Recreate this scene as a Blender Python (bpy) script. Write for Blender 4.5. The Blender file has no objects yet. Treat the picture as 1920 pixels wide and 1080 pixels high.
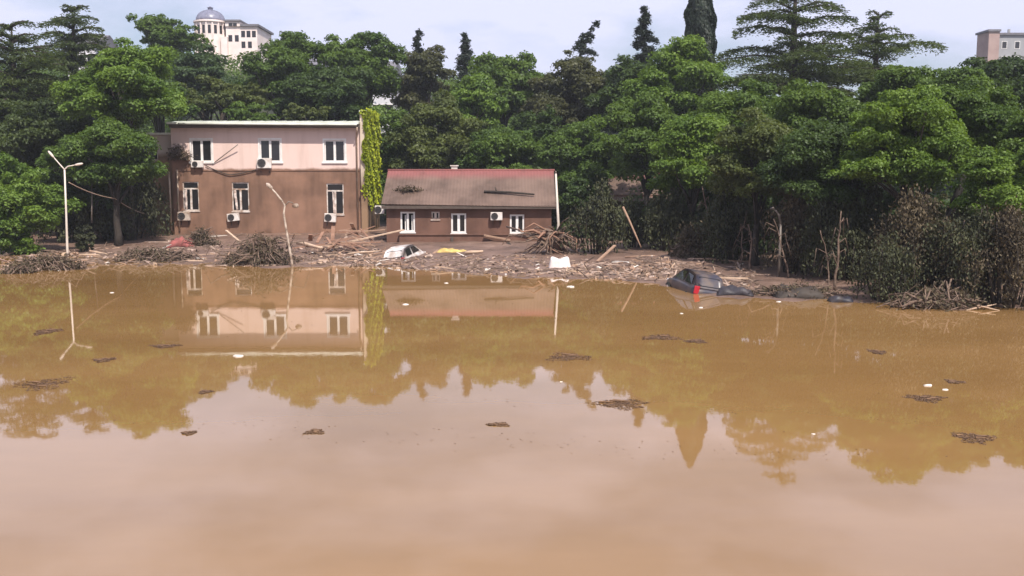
import bpy, bmesh, math, random
import numpy as np
from mathutils import Vector, Matrix, Euler

R = math.radians
scene = bpy.context.scene
col = scene.collection

# ------------------------------------------------------------------ camera
F = 1800.0                      # focal length in pixels of a 1920 px wide frame
CAM = Vector((0.0, 0.0, 5.0))
PITCH = math.atan(212.0 / F)
cam_d = bpy.data.cameras.new('camera')
cam_d.sensor_width = 36.0
cam_d.lens = F / 1920.0 * 36.0
cam_d.clip_start = 0.1
cam_d.clip_end = 6000.0
cam = bpy.data.objects.new('camera', cam_d)
col.objects.link(cam)
cam.location = CAM
cam.rotation_euler = (R(90) - PITCH, 0, 0)
scene.camera = cam

# ------------------------------------------------------------------ sky and sun
SUN_EL, SUN_AZ = R(52), R(24)   # sun behind the camera, a little to the right
world = bpy.data.worlds.new('World')
scene.world = world
world.use_nodes = True
wn, wl = world.node_tree.nodes, world.node_tree.links
wn.clear()
w_out = wn.new('ShaderNodeOutputWorld')
w_bg = wn.new('ShaderNodeBackground'); w_bg.inputs['Strength'].default_value = 0.1
w_sky = wn.new('ShaderNodeTexSky'); w_sky.sky_type = 'NISHITA'; w_sky.sun_disc = False
w_sky.sun_elevation = SUN_EL
w_sky.sun_rotation = math.pi - SUN_AZ
w_sky.air_density = 1.0; w_sky.dust_density = 1.5; w_sky.ozone_density = 1.5
w_tc = wn.new('ShaderNodeTexCoord')
w_map = wn.new('ShaderNodeMapping'); w_map.inputs['Scale'].default_value = (2.2, 2.2, 6.0)
w_map.inputs['Location'].default_value = (3.1, 1.2, 0.4)
w_no = wn.new('ShaderNodeTexNoise'); w_no.inputs['Scale'].default_value = 1.6
w_no.inputs['Detail'].default_value = 6; w_no.inputs['Roughness'].default_value = 0.55
w_rp = wn.new('ShaderNodeValToRGB')
w_rp.color_ramp.elements[0].position = 0.40; w_rp.color_ramp.elements[0].color = (0.30, 0.30, 0.30, 1)
w_rp.color_ramp.elements[1].position = 0.58; w_rp.color_ramp.elements[1].color = (0.96, 0.96, 0.96, 1)
w_mix = wn.new('ShaderNodeMix'); w_mix.data_type = 'RGBA'
w_mix.inputs[7].default_value = (7.5, 7.7, 9.9, 1)
wl.new(w_tc.outputs['Generated'], w_map.inputs['Vector'])
wl.new(w_map.outputs['Vector'], w_no.inputs['Vector'])
wl.new(w_no.outputs['Fac'], w_rp.inputs['Fac'])
wl.new(w_rp.outputs['Color'], w_mix.inputs[0])
wl.new(w_sky.outputs['Color'], w_mix.inputs[6])
wl.new(w_mix.outputs[2], w_bg.inputs['Color'])
wl.new(w_bg.outputs['Background'], w_out.inputs['Surface'])

sun_d = bpy.data.lights.new('sun', 'SUN')
sun_d.energy = 5.0
sun_d.angle = R(0.6)
sun_d.color = (1.0, 0.93, 0.84)
sun = bpy.data.objects.new('sun', sun_d)
col.objects.link(sun)
sun.location = (20, -40, 80)
sdir = Vector((math.sin(SUN_AZ) * math.cos(SUN_EL), -math.cos(SUN_AZ) * math.cos(SUN_EL), math.sin(SUN_EL)))
sun.rotation_euler = sdir.to_track_quat('Z', 'Y').to_euler()

scene.view_settings.view_transform = 'Standard'
scene.view_settings.look = 'None'
scene.view_settings.exposure = 0.22
scene.view_settings.gamma = 1.0

# ------------------------------------------------------------------ helpers
def at(px, py, Y):
    """world point seen at pixel (px, py) of the photograph at distance Y"""
    f = Vector((0, math.cos(PITCH), -math.sin(PITCH)))
    u = Vector((0, math.sin(PITCH), math.cos(PITCH)))
    d = f + Vector((1, 0, 0)) * ((px - 960) / F) + u * ((540 - py) / F)
    return CAM + d * (Y / d.y)

def ground(px, py, z=0.0):
    a = at(px, py, 10.0) - CAM
    return CAM + a * ((z - CAM.z) / a.z)

def tag(o, label=None, cat=None, group=None, kind=None):
    if label: o['label'] = label
    if cat: o['category'] = cat
    if group: o['group'] = group
    if kind: o['kind'] = kind
    return o

def empty(name, loc=(0, 0, 0), rot=(0, 0, 0)):
    o = bpy.data.objects.new(name, None)
    o.empty_display_size = 0.2
    col.objects.link(o)
    o.location = loc
    o.rotation_euler = rot
    return o

class MB:
    def __init__(self):
        self.v, self.f = [], []
    def add(self, vs, fs):
        n = len(self.v)
        self.v += [tuple(p) for p in vs]
        self.f += [tuple(i + n for i in q) for q in fs]
        return self
    def box(self, x0, x1, y0, y1, z0, z1):
        return self.add([(x0, y0, z0), (x1, y0, z0), (x1, y1, z0), (x0, y1, z0),
                         (x0, y0, z1), (x1, y0, z1), (x1, y1, z1), (x0, y1, z1)],
                        [(0, 3, 2, 1), (4, 5, 6, 7), (0, 1, 5, 4), (1, 2, 6, 5), (2, 3, 7, 6), (3, 0, 4, 7)])
    def obox(self, c, ax, ay, az):
        c, ax, ay, az = Vector(c), Vector(ax), Vector(ay), Vector(az)
        p = [c + ax * i + ay * j + az * k for k in (-1, 1) for (i, j) in ((-1, -1), (1, -1), (1, 1), (-1, 1))]
        return self.add(p, [(0, 3, 2, 1), (4, 5, 6, 7), (0, 1, 5, 4), (1, 2, 6, 5), (2, 3, 7, 6), (3, 0, 4, 7)])
    def tube(self, pts, rad, n=6, cap=True):
        pts = [Vector(p) for p in pts]
        if not hasattr(rad, '__len__'): rad = [rad] * len(pts)
        vs, fs = [], []
        ref = Vector((0.31, 0.17, 0.93)).normalized()
        for i, p in enumerate(pts):
            t = (pts[min(i + 1, len(pts) - 1)] - pts[max(i - 1, 0)])
            t = t.normalized() if t.length > 1e-9 else Vector((0, 0, 1))
            a = t.cross(ref)
            if a.length < 0.1: a = t.cross(Vector((1, 0, 0)))
            a.normalize(); b = t.cross(a)
            for k in range(n):
                w = 2 * math.pi * k / n
                vs.append(p + (a * math.cos(w) + b * math.sin(w)) * rad[i])
        for i in range(len(pts) - 1):
            for k in range(n):
                fs.append((i * n + k, i * n + (k + 1) % n, (i + 1) * n + (k + 1) % n, (i + 1) * n + k))
        if cap:
            fs.append(tuple(range(n - 1, -1, -1)))
            fs.append(tuple((len(pts) - 1) * n + k for k in range(n)))
        return self.add(vs, fs)
    def lathe(self, prof, n=24, c=(0, 0, 0)):
        vs, fs = [], []
        for (r, z) in prof:
            for k in range(n):
                w = 2 * math.pi * k / n
                vs.append((c[0] + r * math.cos(w), c[1] + r * math.sin(w), c[2] + z))
        for i in range(len(prof) - 1):
            for k in range(n):
                fs.append((i * n + k, i * n + (k + 1) % n, (i + 1) * n + (k + 1) % n, (i + 1) * n + k))
        fs.append(tuple(range(n - 1, -1, -1)))
        fs.append(tuple((len(prof) - 1) * n + k for k in range(n)))
        return self.add(vs, fs)
    def build(self, name, m, parent=None, smooth=False, bevel=0.0, sub=0):
        me = bpy.data.meshes.new(name)
        me.from_pydata(self.v, [], self.f)
        me.update()
        if smooth:
            me.polygons.foreach_set('use_smooth', [True] * len(me.polygons))
        me.materials.append(m)
        o = bpy.data.objects.new(name, me)
        col.objects.link(o)
        if parent: o.parent = parent
        if bevel:
            b = o.modifiers.new('bevel', 'BEVEL'); b.width = bevel; b.segments = 2
        if sub:
            s = o.modifiers.new('sub', 'SUBSURF'); s.levels = sub; s.render_levels = sub
        return o

def wall_holes(mb, x0, x1, z0, z1, y0, y1, holes):
    """a wall from y0 (front) to y1 with real openings"""
    xs = sorted({x0, x1} | {h[0] for h in holes} | {h[1] for h in holes})
    zs = sorted({z0, z1} | {h[2] for h in holes} | {h[3] for h in holes})
    def inside(a, b, c, d):
        cx, cz = (a + b) / 2, (c + d) / 2
        return any(h[0] < cx < h[1] and h[2] < cz < h[3] for h in holes)
    for i in range(len(xs) - 1):
        for j in range(len(zs) - 1):
            a, b, c, d = xs[i], xs[i + 1], zs[j], zs[j + 1]
            if inside(a, b, c, d): continue
            mb.add([(a, y0, c), (b, y0, c), (b, y0, d), (a, y0, d)], [(0, 1, 2, 3)])
            mb.add([(a, y1, c), (b, y1, c), (b, y1, d), (a, y1, d)], [(3, 2, 1, 0)])
    for (a, b, c, d) in holes:
        mb.add([(a, y0, c), (b, y0, c), (b, y0, d), (a, y0, d), (a, y1, c), (b, y1, c), (b, y1, d), (a, y1, d)],
               [(0, 4, 5, 1), (1, 5, 6, 2), (2, 6, 7, 3), (3, 7, 4, 0)])
    mb.add([(x0, y0, z0), (x1, y0, z0), (x1, y0, z1), (x0, y0, z1), (x0, y1, z0), (x1, y1, z0), (x1, y1, z1), (x0, y1, z1)],
           [(0, 1, 5, 4), (2, 3, 7, 6), (0, 4, 7, 3), (1, 2, 6, 5)])

# ------------------------------------------------------------------ materials
def newmat(name):
    m = bpy.data.materials.new(name)
    m.use_nodes = True
    nt = m.node_tree
    b = nt.nodes['Principled BSDF']
    return m, nt, b

def noise_node(nt, scale, detail=4, rough=0.55, coord='Object', stretch=None):
    tc = nt.nodes.new('ShaderNodeTexCoord')
    n = nt.nodes.new('ShaderNodeTexNoise')
    n.inputs['Scale'].default_value = scale
    n.inputs['Detail'].default_value = detail
    n.inputs['Roughness'].default_value = rough
    if stretch:
        mp = nt.nodes.new('ShaderNodeMapping')
        mp.inputs['Scale'].default_value = stretch
        nt.links.new(tc.outputs[coord], mp.inputs['Vector'])
        nt.links.new(mp.outputs['Vector'], n.inputs['Vector'])
    else:
        nt.links.new(tc.outputs[coord], n.inputs['Vector'])
    return n

def ramp(nt, src, stops):
    r = nt.nodes.new('ShaderNodeValToRGB')
    while len(r.color_ramp.elements) < len(stops): r.color_ramp.elements.new(0.5)
    for e, (p, c) in zip(r.color_ramp.elements, stops):
        e.position = p
        e.color = (c[0], c[1], c[2], 1) if hasattr(c, '__len__') else (c, c, c, 1)
    nt.links.new(src, r.inputs['Fac'])
    return r

def mixc(nt, fac, a, b, mode='MIX'):
    m = nt.nodes.new('ShaderNodeMix'); m.data_type = 'RGBA'; m.blend_type = mode
    for sock, v in ((0, fac), (6, a), (7, b)):
        if hasattr(v, 'is_linked') or hasattr(v, 'links'):
            nt.links.new(v, m.inputs[sock])
        elif hasattr(v, '__len__'):
            m.inputs[sock].default_value = (v[0], v[1], v[2], 1)
        else:
            m.inputs[sock].default_value = v
    return m.outputs[2]

def bump(nt, b, src, strength, dist=0.05):
    n = nt.nodes.new('ShaderNodeBump')
    n.inputs['Strength'].default_value = strength
    n.inputs['Distance'].default_value = dist
    nt.links.new(src, n.inputs['Height'])
    nt.links.new(n.outputs['Normal'], b.inputs['Normal'])

def simple(name, c1, c2=None, scale=3.0, rough=0.7, bmp=0.0, metal=0.0, spec=0.4, stretch=None):
    m, nt, b = newmat(name)
    b.inputs['Roughness'].default_value = rough
    b.inputs['Metallic'].default_value = metal
    b.inputs['Specular IOR Level'].default_value = spec
    if c2 is None: c2 = tuple(x * 0.7 for x in c1)
    n = noise_node(nt, scale, 5, 0.6, stretch=stretch)
    r = ramp(nt, n.outputs['Fac'], [(0.35, c2), (0.65, c1)])
    nt.links.new(r.outputs['Color'], b.inputs['Base Color'])
    if bmp: bump(nt, b, n.outputs['Fac'], bmp)
    return m

def tide(name, clean, clean2, mud, mud2, z0, soft=0.12, amp=0.35, slope=None, rough=0.85, streak=True):
    """painted surface with a dried flood line of mud at about height z0 (world metres)"""
    m, nt, b = newmat(name)
    L = nt.links
    geo = nt.nodes.new('ShaderNodeNewGeometry')
    sep = nt.nodes.new('ShaderNodeSeparateXYZ')
    L.new(geo.outputs['Position'], sep.inputs[0])
    n1 = nt.nodes.new('ShaderNodeTexNoise'); n1.inputs['Scale'].default_value = 0.9; n1.inputs['Detail'].default_value = 7
    n1.inputs['Roughness'].default_value = 0.65
    L.new(geo.outputs['Position'], n1.inputs['Vector'])
    h = nt.nodes.new('ShaderNodeMath'); h.operation = 'MULTIPLY_ADD'
    L.new(n1.outputs['Fac'], h.inputs[0]); h.inputs[1].default_value = amp; h.inputs[2].default_value = z0 - amp * 0.5
    src = h.outputs[0]
    if slope:       # flood mud splashed higher towards one end: (x centre, width, extra height)
        s = nt.nodes.new('ShaderNodeMapRange')
        s.inputs['From Min'].default_value = slope[0]; s.inputs['From Max'].default_value = slope[0] + slope[1]
        s.inputs['To Min'].default_value = slope[2]; s.inputs['To Max'].default_value = 0.0
        L.new(sep.outputs['X'], s.inputs['Value'])
        q = nt.nodes.new('ShaderNodeMath'); q.operation = 'MULTIPLY'
        q2 = nt.nodes.new('ShaderNodeMath'); q2.operation = 'MULTIPLY'; q2.inputs[1].default_value = 1.9
        L.new(n1.outputs['Fac'], q2.inputs[0])
        L.new(s.outputs[0], q.inputs[0]); L.new(q2.outputs[0], q.inputs[1])
        a = nt.nodes.new('ShaderNodeMath'); a.operation = 'ADD'
        L.new(src, a.inputs[0]); L.new(q.outputs[0], a.inputs[1]); src = a.outputs[0]
    d = nt.nodes.new('ShaderNodeMath'); d.operation = 'SUBTRACT'
    L.new(sep.outputs['Z'], d.inputs[0]); L.new(src, d.inputs[1])
    mr = nt.nodes.new('ShaderNodeMapRange')
    mr.inputs['From Min'].default_value = -soft; mr.inputs['From Max'].default_value = soft
    L.new(d.outputs[0], mr.inputs['Value'])
    n2 = nt.nodes.new('ShaderNodeTexNoise'); n2.inputs['Scale'].default_value = 1.1; n2.inputs['Detail'].default_value = 6
    mp = nt.nodes.new('ShaderNodeMapping'); mp.inputs['Scale'].default_value = (1.6, 1.6, 0.22) if streak else (1, 1, 1)
    L.new(geo.outputs['Position'], mp.inputs['Vector']); L.new(mp.outputs['Vector'], n2.inputs['Vector'])
    n3 = nt.nodes.new('ShaderNodeTexNoise'); n3.inputs['Scale'].default_value = 0.45; n3.inputs['Detail'].default_value = 5
    L.new(geo.outputs['Position'], n3.inputs['Vector'])
    mudc = ramp(nt, n2.outputs['Fac'], [(0.32, mud2), (0.66, mud)])
    mudd = mixc(nt, ramp(nt, n3.outputs['Fac'], [(0.42, 0.0), (0.62, 0.75)]).outputs['Color'], mudc.outputs['Color'], tuple(x * 1.45 for x in mud))
    clc = ramp(nt, n2.outputs['Fac'], [(0.25, clean2), (0.5, clean)])
    c = mixc(nt, mr.outputs[0], mudd, clc.outputs['Color'])
    L.new(c, b.inputs['Base Color'])
    b.inputs['Roughness'].default_value = rough
    b.inputs['Specular IOR Level'].default_value = 0.25
    bump(nt, b, n1.outputs['Fac'], 0.25, 0.05)
    return m

def leafmat(name, c_dark, c_light, hue_scale=0.35, trans=0.40, rough=0.5):
    m, nt, b = newmat(name)
    L = nt.links
    at_ = nt.nodes.new('ShaderNodeAttribute'); at_.attribute_name = 'rnd'
    geo = nt.nodes.new('ShaderNodeNewGeometry')
    n = nt.nodes.new('ShaderNodeTexNoise'); n.inputs['Scale'].default_value = hue_scale; n.inputs['Detail'].default_value = 3
    L.new(geo.outputs['Position'], n.inputs['Vector'])
    a = nt.nodes.new('ShaderNodeMath'); a.operation = 'MULTIPLY_ADD'; a.inputs[1].default_value = 1.5; a.inputs[2].default_value = -0.5
    L.new(n.outputs['Fac'], a.inputs[0])
    s = nt.nodes.new('ShaderNodeMath'); s.operation = 'MULTIPLY_ADD'; s.inputs[1].default_value = 0.5
    L.new(at_.outputs['Fac'], s.inputs[0]); L.new(a.outputs[0], s.inputs[2])
    r = ramp(nt, s.outputs[0], [(0.1, c_dark), (0.85, c_light)])
    L.new(r.outputs['Color'], b.inputs['Base Color'])
    b.inputs['Roughness'].default_value = rough
    b.inputs['Specular IOR Level'].default_value = 0.3
    t = nt.nodes.new('ShaderNodeBsdfTranslucent')
    tcol = mixc(nt, 1.0, r.outputs['Color'], (1.25, 1.2, 0.5), 'MULTIPLY')
    L.new(tcol, t.inputs['Color'])
    mx = nt.nodes.new('ShaderNodeMixShader'); mx.inputs[0].default_value = trans
    L.new(b.outputs[0], mx.inputs[1]); L.new(t.outputs[0], mx.inputs[2])
    L.new(mx.outputs[0], nt.nodes['Material Output'].inputs['Surface'])
    return m

M = {}
# muddy water
m, nt, b = newmat('flood_water')
n = noise_node(nt, 0.16, 7, 0.62, stretch=(0.45, 1.0, 1))
r = ramp(nt, n.outputs['Fac'], [(0.3, (0.240, 0.132, 0.047)), (0.5, (0.280, 0.158, 0.058)), (0.72, (0.330, 0.188, 0.075))])
nt.links.new(r.outputs['Color'], b.inputs['Base Color'])
b.inputs['Roughness'].default_value = 0.025
b.inputs['IOR'].default_value = 1.62
b.inputs['Specular IOR Level'].default_value = 0.8
n2 = noise_node(nt, 2.2, 4, 0.55, stretch=(0.8, 0.5, 1))
n4 = noise_node(nt, 0.07, 3, 0.5, stretch=(0.5, 1.0, 1))
r4 = ramp(nt, n4.outputs['Fac'], [(0.42, 0.25), (0.66, 1.0)])
mm = nt.nodes.new('ShaderNodeMath'); mm.operation = 'MULTIPLY'
nt.links.new(n2.outputs['Fac'], mm.inputs[0]); nt.links.new(r4.outputs['Color'], mm.inputs[1])
bump(nt, b, mm.outputs[0], 0.07, 0.02)
M['water'] = m
# mud ground
m, nt, b = newmat('wet_mud')
n = noise_node(nt, 0.5, 8, 0.65)
r = ramp(nt, n.outputs['Fac'], [(0.3, (0.10, 0.060, 0.042)), (0.55, (0.195, 0.120, 0.088)), (0.75, (0.29, 0.190, 0.145))])
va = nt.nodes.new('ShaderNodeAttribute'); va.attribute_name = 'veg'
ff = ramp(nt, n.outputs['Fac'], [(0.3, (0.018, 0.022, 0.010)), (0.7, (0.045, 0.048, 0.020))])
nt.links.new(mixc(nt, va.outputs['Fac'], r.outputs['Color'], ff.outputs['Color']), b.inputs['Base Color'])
b.inputs['Roughness'].default_value = 0.6
n3 = noise_node(nt, 3.0, 8, 0.7)
bump(nt, b, n3.outputs['Fac'], 0.8, 0.2)
M['mud'] = m
M['pink_wall'] = tide('flooded_pink_render', (0.70, 0.53, 0.47), (0.61, 0.45, 0.39), (0.215, 0.122, 0.082), (0.135, 0.078, 0.053), 5.47, 0.09, 0.46, slope=(-27.2, 3.2, 2.6))
M['wing_wall'] = tide('flooded_wing_render', (0.5, 0.42, 0.36), (0.42, 0.34, 0.3), (0.20, 0.125, 0.075), (0.14, 0.085, 0.05), 6.6, 0.2, 0.6)
M['house_wall'] = tide('mud_caked_house_wall', (0.5, 0.4, 0.33), (0.45, 0.36, 0.3), (0.140, 0.074, 0.053), (0.092, 0.050, 0.036), 6.0)
M['fire_wall'] = tide('pale_brick_end_wall', (0.60, 0.50, 0.40), (0.45, 0.36, 0.28), (0.22, 0.14, 0.085), (0.16, 0.10, 0.06), 4.6, 0.5, 1.2)
M['roof_red'] = tide('red_roof_sheet_with_dried_mud', (0.23, 0.085, 0.078), (0.18, 0.072, 0.064), (0.135, 0.090, 0.070), (0.095, 0.063, 0.048), 4.86, 0.22, 0.3, rough=0.7)
M['roof_white'] = simple('white_painted_roof_metal', (0.72, 0.74, 0.66), (0.55, 0.56, 0.48), 1.0, 0.45)
M['dark_wood'] = simple('dark_soffit_wood', (0.10, 0.075, 0.06), None, 4.0, 0.8)  # dark brown wood for soffit, fascia, rafter ends, buttress and shed door
M['pvc'] = simple('white_window_plastic', (0.80, 0.78, 0.76), (0.70, 0.66, 0.62), 2.0, 0.4)
M['pvc_dirty'] = simple('muddy_window_plastic', (0.74, 0.68, 0.63), (0.30, 0.20, 0.14), 2.2, 0.5)
m, nt, b = newmat('dark_window_glass')
b.inputs['Base Color'].default_value = (0.018, 0.017, 0.018, 1); b.inputs['Roughness'].default_value = 0.06
M['glass'] = m
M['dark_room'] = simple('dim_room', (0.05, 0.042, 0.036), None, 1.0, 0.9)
M['curtain'] = simple('torn_pale_curtain', (0.68, 0.60, 0.56), (0.42, 0.30, 0.24), 5.0, 0.9)
M['red_cloth'] = simple('dusty_red_cloth', (0.34, 0.10, 0.09), (0.22, 0.08, 0.07), 3.0, 0.9)
M['pipe'] = simple('pale_drain_pipe', (0.50, 0.38, 0.29), (0.36, 0.25, 0.17), 2.0, 0.5)
M['ac'] = simple('white_air_conditioner_paint', (0.74, 0.71, 0.68), (0.55, 0.46, 0.40), 2.5, 0.45)
M['ac_dirty'] = simple('muddy_air_conditioner_paint', (0.55, 0.47, 0.41), (0.30, 0.21, 0.15), 2.5, 0.6)
M['dark_metal'] = simple('dark_metal', (0.05, 0.045, 0.045), None, 4.0, 0.5)
M['lamp_white'] = simple('pale_lamp_post_paint', (0.70, 0.63, 0.56), (0.55, 0.46, 0.38), 0.8, 0.45)
M['lamp_grey'] = simple('grey_lamp_post_paint', (0.20, 0.17, 0.145), (0.12, 0.095, 0.075), 1.5, 0.5)
M['lamp_muddy'] = simple('mud_smeared_lamp_paint', (0.62, 0.52, 0.43), (0.16, 0.10, 0.065), 1.8, 0.6)
M['bark'] = simple('brown_bark', (0.055, 0.042, 0.032), (0.028, 0.022, 0.018), 6.0, 0.9, 0.6)
M['shaded_bark'] = simple('shade_black_bark', (0.022, 0.018, 0.015), (0.012, 0.010, 0.009), 5.0, 0.8, 0.5)  # near-black bark: the thicket's shade on the trunk is put into the colour
M['mud_bark'] = simple('mud_coated_bark', (0.225, 0.155, 0.115), (0.10, 0.066, 0.048), 5.0, 0.9, 0.6)
M['plank'] = simple('weathered_plank', (0.40, 0.26, 0.18), (0.27, 0.165, 0.11), 3.0, 0.8, stretch=(1, 1, 6))
M['plank_pale'] = simple('pale_fresh_plank', (0.58, 0.42, 0.30), (0.42, 0.29, 0.20), 3.0, 0.8)
M['plank_red'] = simple('reddish_timber', (0.33, 0.185, 0.125), (0.22, 0.12, 0.08), 3.0, 0.85)
M['yellow'] = simple('yellow_plastic_sheet', (0.62, 0.45, 0.13), (0.45, 0.31, 0.10), 3.0, 0.5)
M['litter'] = simple('white_litter_plastic', (0.80, 0.76, 0.70), (0.6, 0.52, 0.45), 8.0, 0.5)
M['mat'] = simple('wet_floating_leaf_mush', (0.20, 0.115, 0.062), (0.105, 0.060, 0.036), 4.0, 0.8)
M['stone'] = simple('mixed_flood_rubble', (0.50, 0.37, 0.30), (0.15, 0.095, 0.068), 1.7, 0.9)
M['white_paint'] = simple('white_car_paint', (0.74, 0.72, 0.72), (0.36, 0.27, 0.21), 1.6, 0.4)
M['dark_paint'] = simple('dark_blue_car_paint', (0.030, 0.032, 0.055), (0.13, 0.095, 0.075), 1.5, 0.35, spec=0.6)
M['tyre'] = simple('tyre_rubber', (0.025, 0.024, 0.023), None, 5.0, 0.85)
m, nt, b = newmat('red_tail_lamp_plastic')
b.inputs['Base Color'].default_value = (0.42, 0.015, 0.03, 1); b.inputs['Roughness'].default_value = 0.15
M['tail'] = m
M['cable'] = simple('black_cable', (0.04, 0.035, 0.03), None, 4, 0.7)
M['tub'] = simple('white_tub_plastic', (0.82, 0.74, 0.70), (0.66, 0.56, 0.52), 2.0, 0.5)
M['cream'] = simple('cream_mansion_render', (0.80, 0.70, 0.66), (0.72, 0.60, 0.55), 0.6, 0.8)
M['dome'] = simple('grey_blue_dome_metal', (0.22, 0.22, 0.29), (0.15, 0.15, 0.21), 1.2, 0.35)
M['grey_block'] = simple('grey_block_render', (0.34, 0.34, 0.35), (0.27, 0.27, 0.28), 0.5, 0.8)
M['brick'] = simple('dull_brick_render', (0.38, 0.27, 0.24), (0.31, 0.21, 0.19), 0.5, 0.8)
M['far_white'] = simple('pale_far_render', (0.72, 0.70, 0.74), (0.58, 0.56, 0.6), 0.4, 0.8)
M['far_roof'] = simple('grey_far_roof', (0.18, 0.17, 0.19), None, 1.0, 0.7)

LEAF = {
    'mid':    leafmat('mid_green_leaves', (0.050, 0.092, 0.020), (0.135, 0.210, 0.042)),
    'bright': leafmat('bright_green_leaves', (0.070, 0.130, 0.022), (0.180, 0.275, 0.048)),
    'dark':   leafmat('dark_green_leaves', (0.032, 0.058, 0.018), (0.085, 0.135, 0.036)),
    'olive':  leafmat('olive_green_leaves', (0.055, 0.078, 0.024), (0.145, 0.175, 0.055)),
    'brown':  leafmat('brownish_green_leaves', (0.052, 0.060, 0.028), (0.120, 0.125, 0.058)),
    'blue':   leafmat('bluish_green_leaves', (0.040, 0.075, 0.032), (0.105, 0.160, 0.066)),
    'cedar':  leafmat('cedar_needles', (0.034, 0.055, 0.020), (0.100, 0.135, 0.045)),
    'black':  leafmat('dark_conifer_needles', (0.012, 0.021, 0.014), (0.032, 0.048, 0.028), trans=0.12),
    'muddy':  leafmat('mud_coated_leaves', (0.030, 0.023, 0.015), (0.165, 0.130, 0.080), 0.9, trans=0.15, rough=0.8),
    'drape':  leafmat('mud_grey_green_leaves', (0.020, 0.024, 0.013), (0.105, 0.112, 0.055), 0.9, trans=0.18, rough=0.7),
    'ivy':    leafmat('yellow_green_ivy_leaves', (0.17, 0.22, 0.010), (0.42, 0.47, 0.028), 0.8, trans=0.2),
}

# ------------------------------------------------------------------ terrain
SH = [(-400, 62), (-60, 61), (-33.5, 62.5), (-27, 60.5), (-20.1, 55.5), (-15.7, 52.3), (-10.4, 52.2), (-7.1, 53), (-4.5, 50.8),
      (-0.3, 47.2), (3.6, 46.6), (5.9, 44.6), (7.4, 41.6), (9.4, 38.6), (13.1, 37.4), (16.3, 36.4), (18.2, 35.6), (40, 31), (400, 28)]
HS = [(-400, 76), (-40, 80), (-34, 87), (-6, 88), (0, 84), (5, 76), (12, 60), (20, 50), (40, 44), (400, 40)]
HU = ([0, 10, 30, 60, 100, 200, 600, 2000], [0, 1.6, 8.0, 16.0, 23.5, 30, 34, 36])
def fnoise(x, y):
    return (np.sin(x * 1.9 + 1.3 * np.sin(y * 1.1)) * np.cos(y * 2.3 + 0.7 * np.sin(x * 1.7)) +
            0.6 * np.sin(x * 4.3 + y * 3.1) * np.cos(y * 5.2 - x * 1.9)) * 0.5
def height(x, y):
    x = np.asarray(x, float); y = np.asarray(y, float)
    ys = np.interp(x, [p[0] for p in SH], [p[1] for p in SH])
    t = y - ys + 0.5 * np.sin(x * 0.9) + 0.35 * np.sin(x * 2.3 + 1)
    z = np.interp(t, [-40, -8, -2, 0, 1.5, 6, 14, 25], [-1.5, -1.0, -0.25, 0.0, 0.06, 0.12, 0.36, 0.55])
    z = z + np.where(t > -2, 0.09, 0.0) * fnoise(x, y) * np.clip((t + 2) / 2, 0, 1)
    hs = np.interp(x, [p[0] for p in HS], [p[1] for p in HS])
    z = z + np.interp(y - hs, HU[0], HU[1]) * np.interp(x, [-15, 12, 30], [1.0, 0.72, 0.5])
    # near bank on which the camera stands
    z = np.where(y < 8, np.interp(y, [-80, -1, 0.5, 6, 8], [3.6, 3.4, 3.3, -1.0, -1.4]), z)
    return z
def hz(x, y): return float(height(x, y))

def grid(name, xs, ys, zf, mt, kind='structure'):
    X, Yg = np.meshgrid(xs, ys)
    Z = zf(X, Yg)
    V = np.stack([X.ravel(), Yg.ravel(), Z.ravel()], 1)
    nx, ny = len(xs), len(ys)
    i = np.arange(nx - 1)[None, :] + np.arange(ny - 1)[:, None] * nx
    Q = np.stack([i, i + 1, i + nx + 1, i + nx], -1).reshape(-1, 4)
    me = bpy.data.meshes.new(name)
    me.from_pydata(V.tolist(), [], Q.tolist())
    me.polygons.foreach_set('use_smooth', [True] * len(me.polygons))
    me.materials.append(mt)
    if kind:
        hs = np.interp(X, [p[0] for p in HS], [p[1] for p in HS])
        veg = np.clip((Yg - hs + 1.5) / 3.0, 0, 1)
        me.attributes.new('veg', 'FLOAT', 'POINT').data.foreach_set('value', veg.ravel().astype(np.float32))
    o = bpy.data.objects.new(name, me); col.objects.link(o)
    o['kind'] = kind
    return o
grid('ground', np.concatenate([np.linspace(-1500, -120, 14), np.linspace(-110, -46, 20), np.linspace(-45, 45, 230), np.linspace(46, 110, 20), np.linspace(120, 1500, 14)]),
     np.concatenate([np.linspace(-120, -5, 8), np.linspace(-3, 26, 30), np.linspace(26.5, 92, 170), np.linspace(94, 240, 60), np.linspace(260, 2500, 20)]), height, M['mud'])
mbw = MB()
mbw.add([(-1400, 1.5, 0), (1400, 1.5, 0), (1400, 90, 0), (-1400, 90, 0)], [(0, 1, 2, 3)])
wobj = mbw.build('flood_water', M['water']); wobj['kind'] = 'structure'

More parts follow.
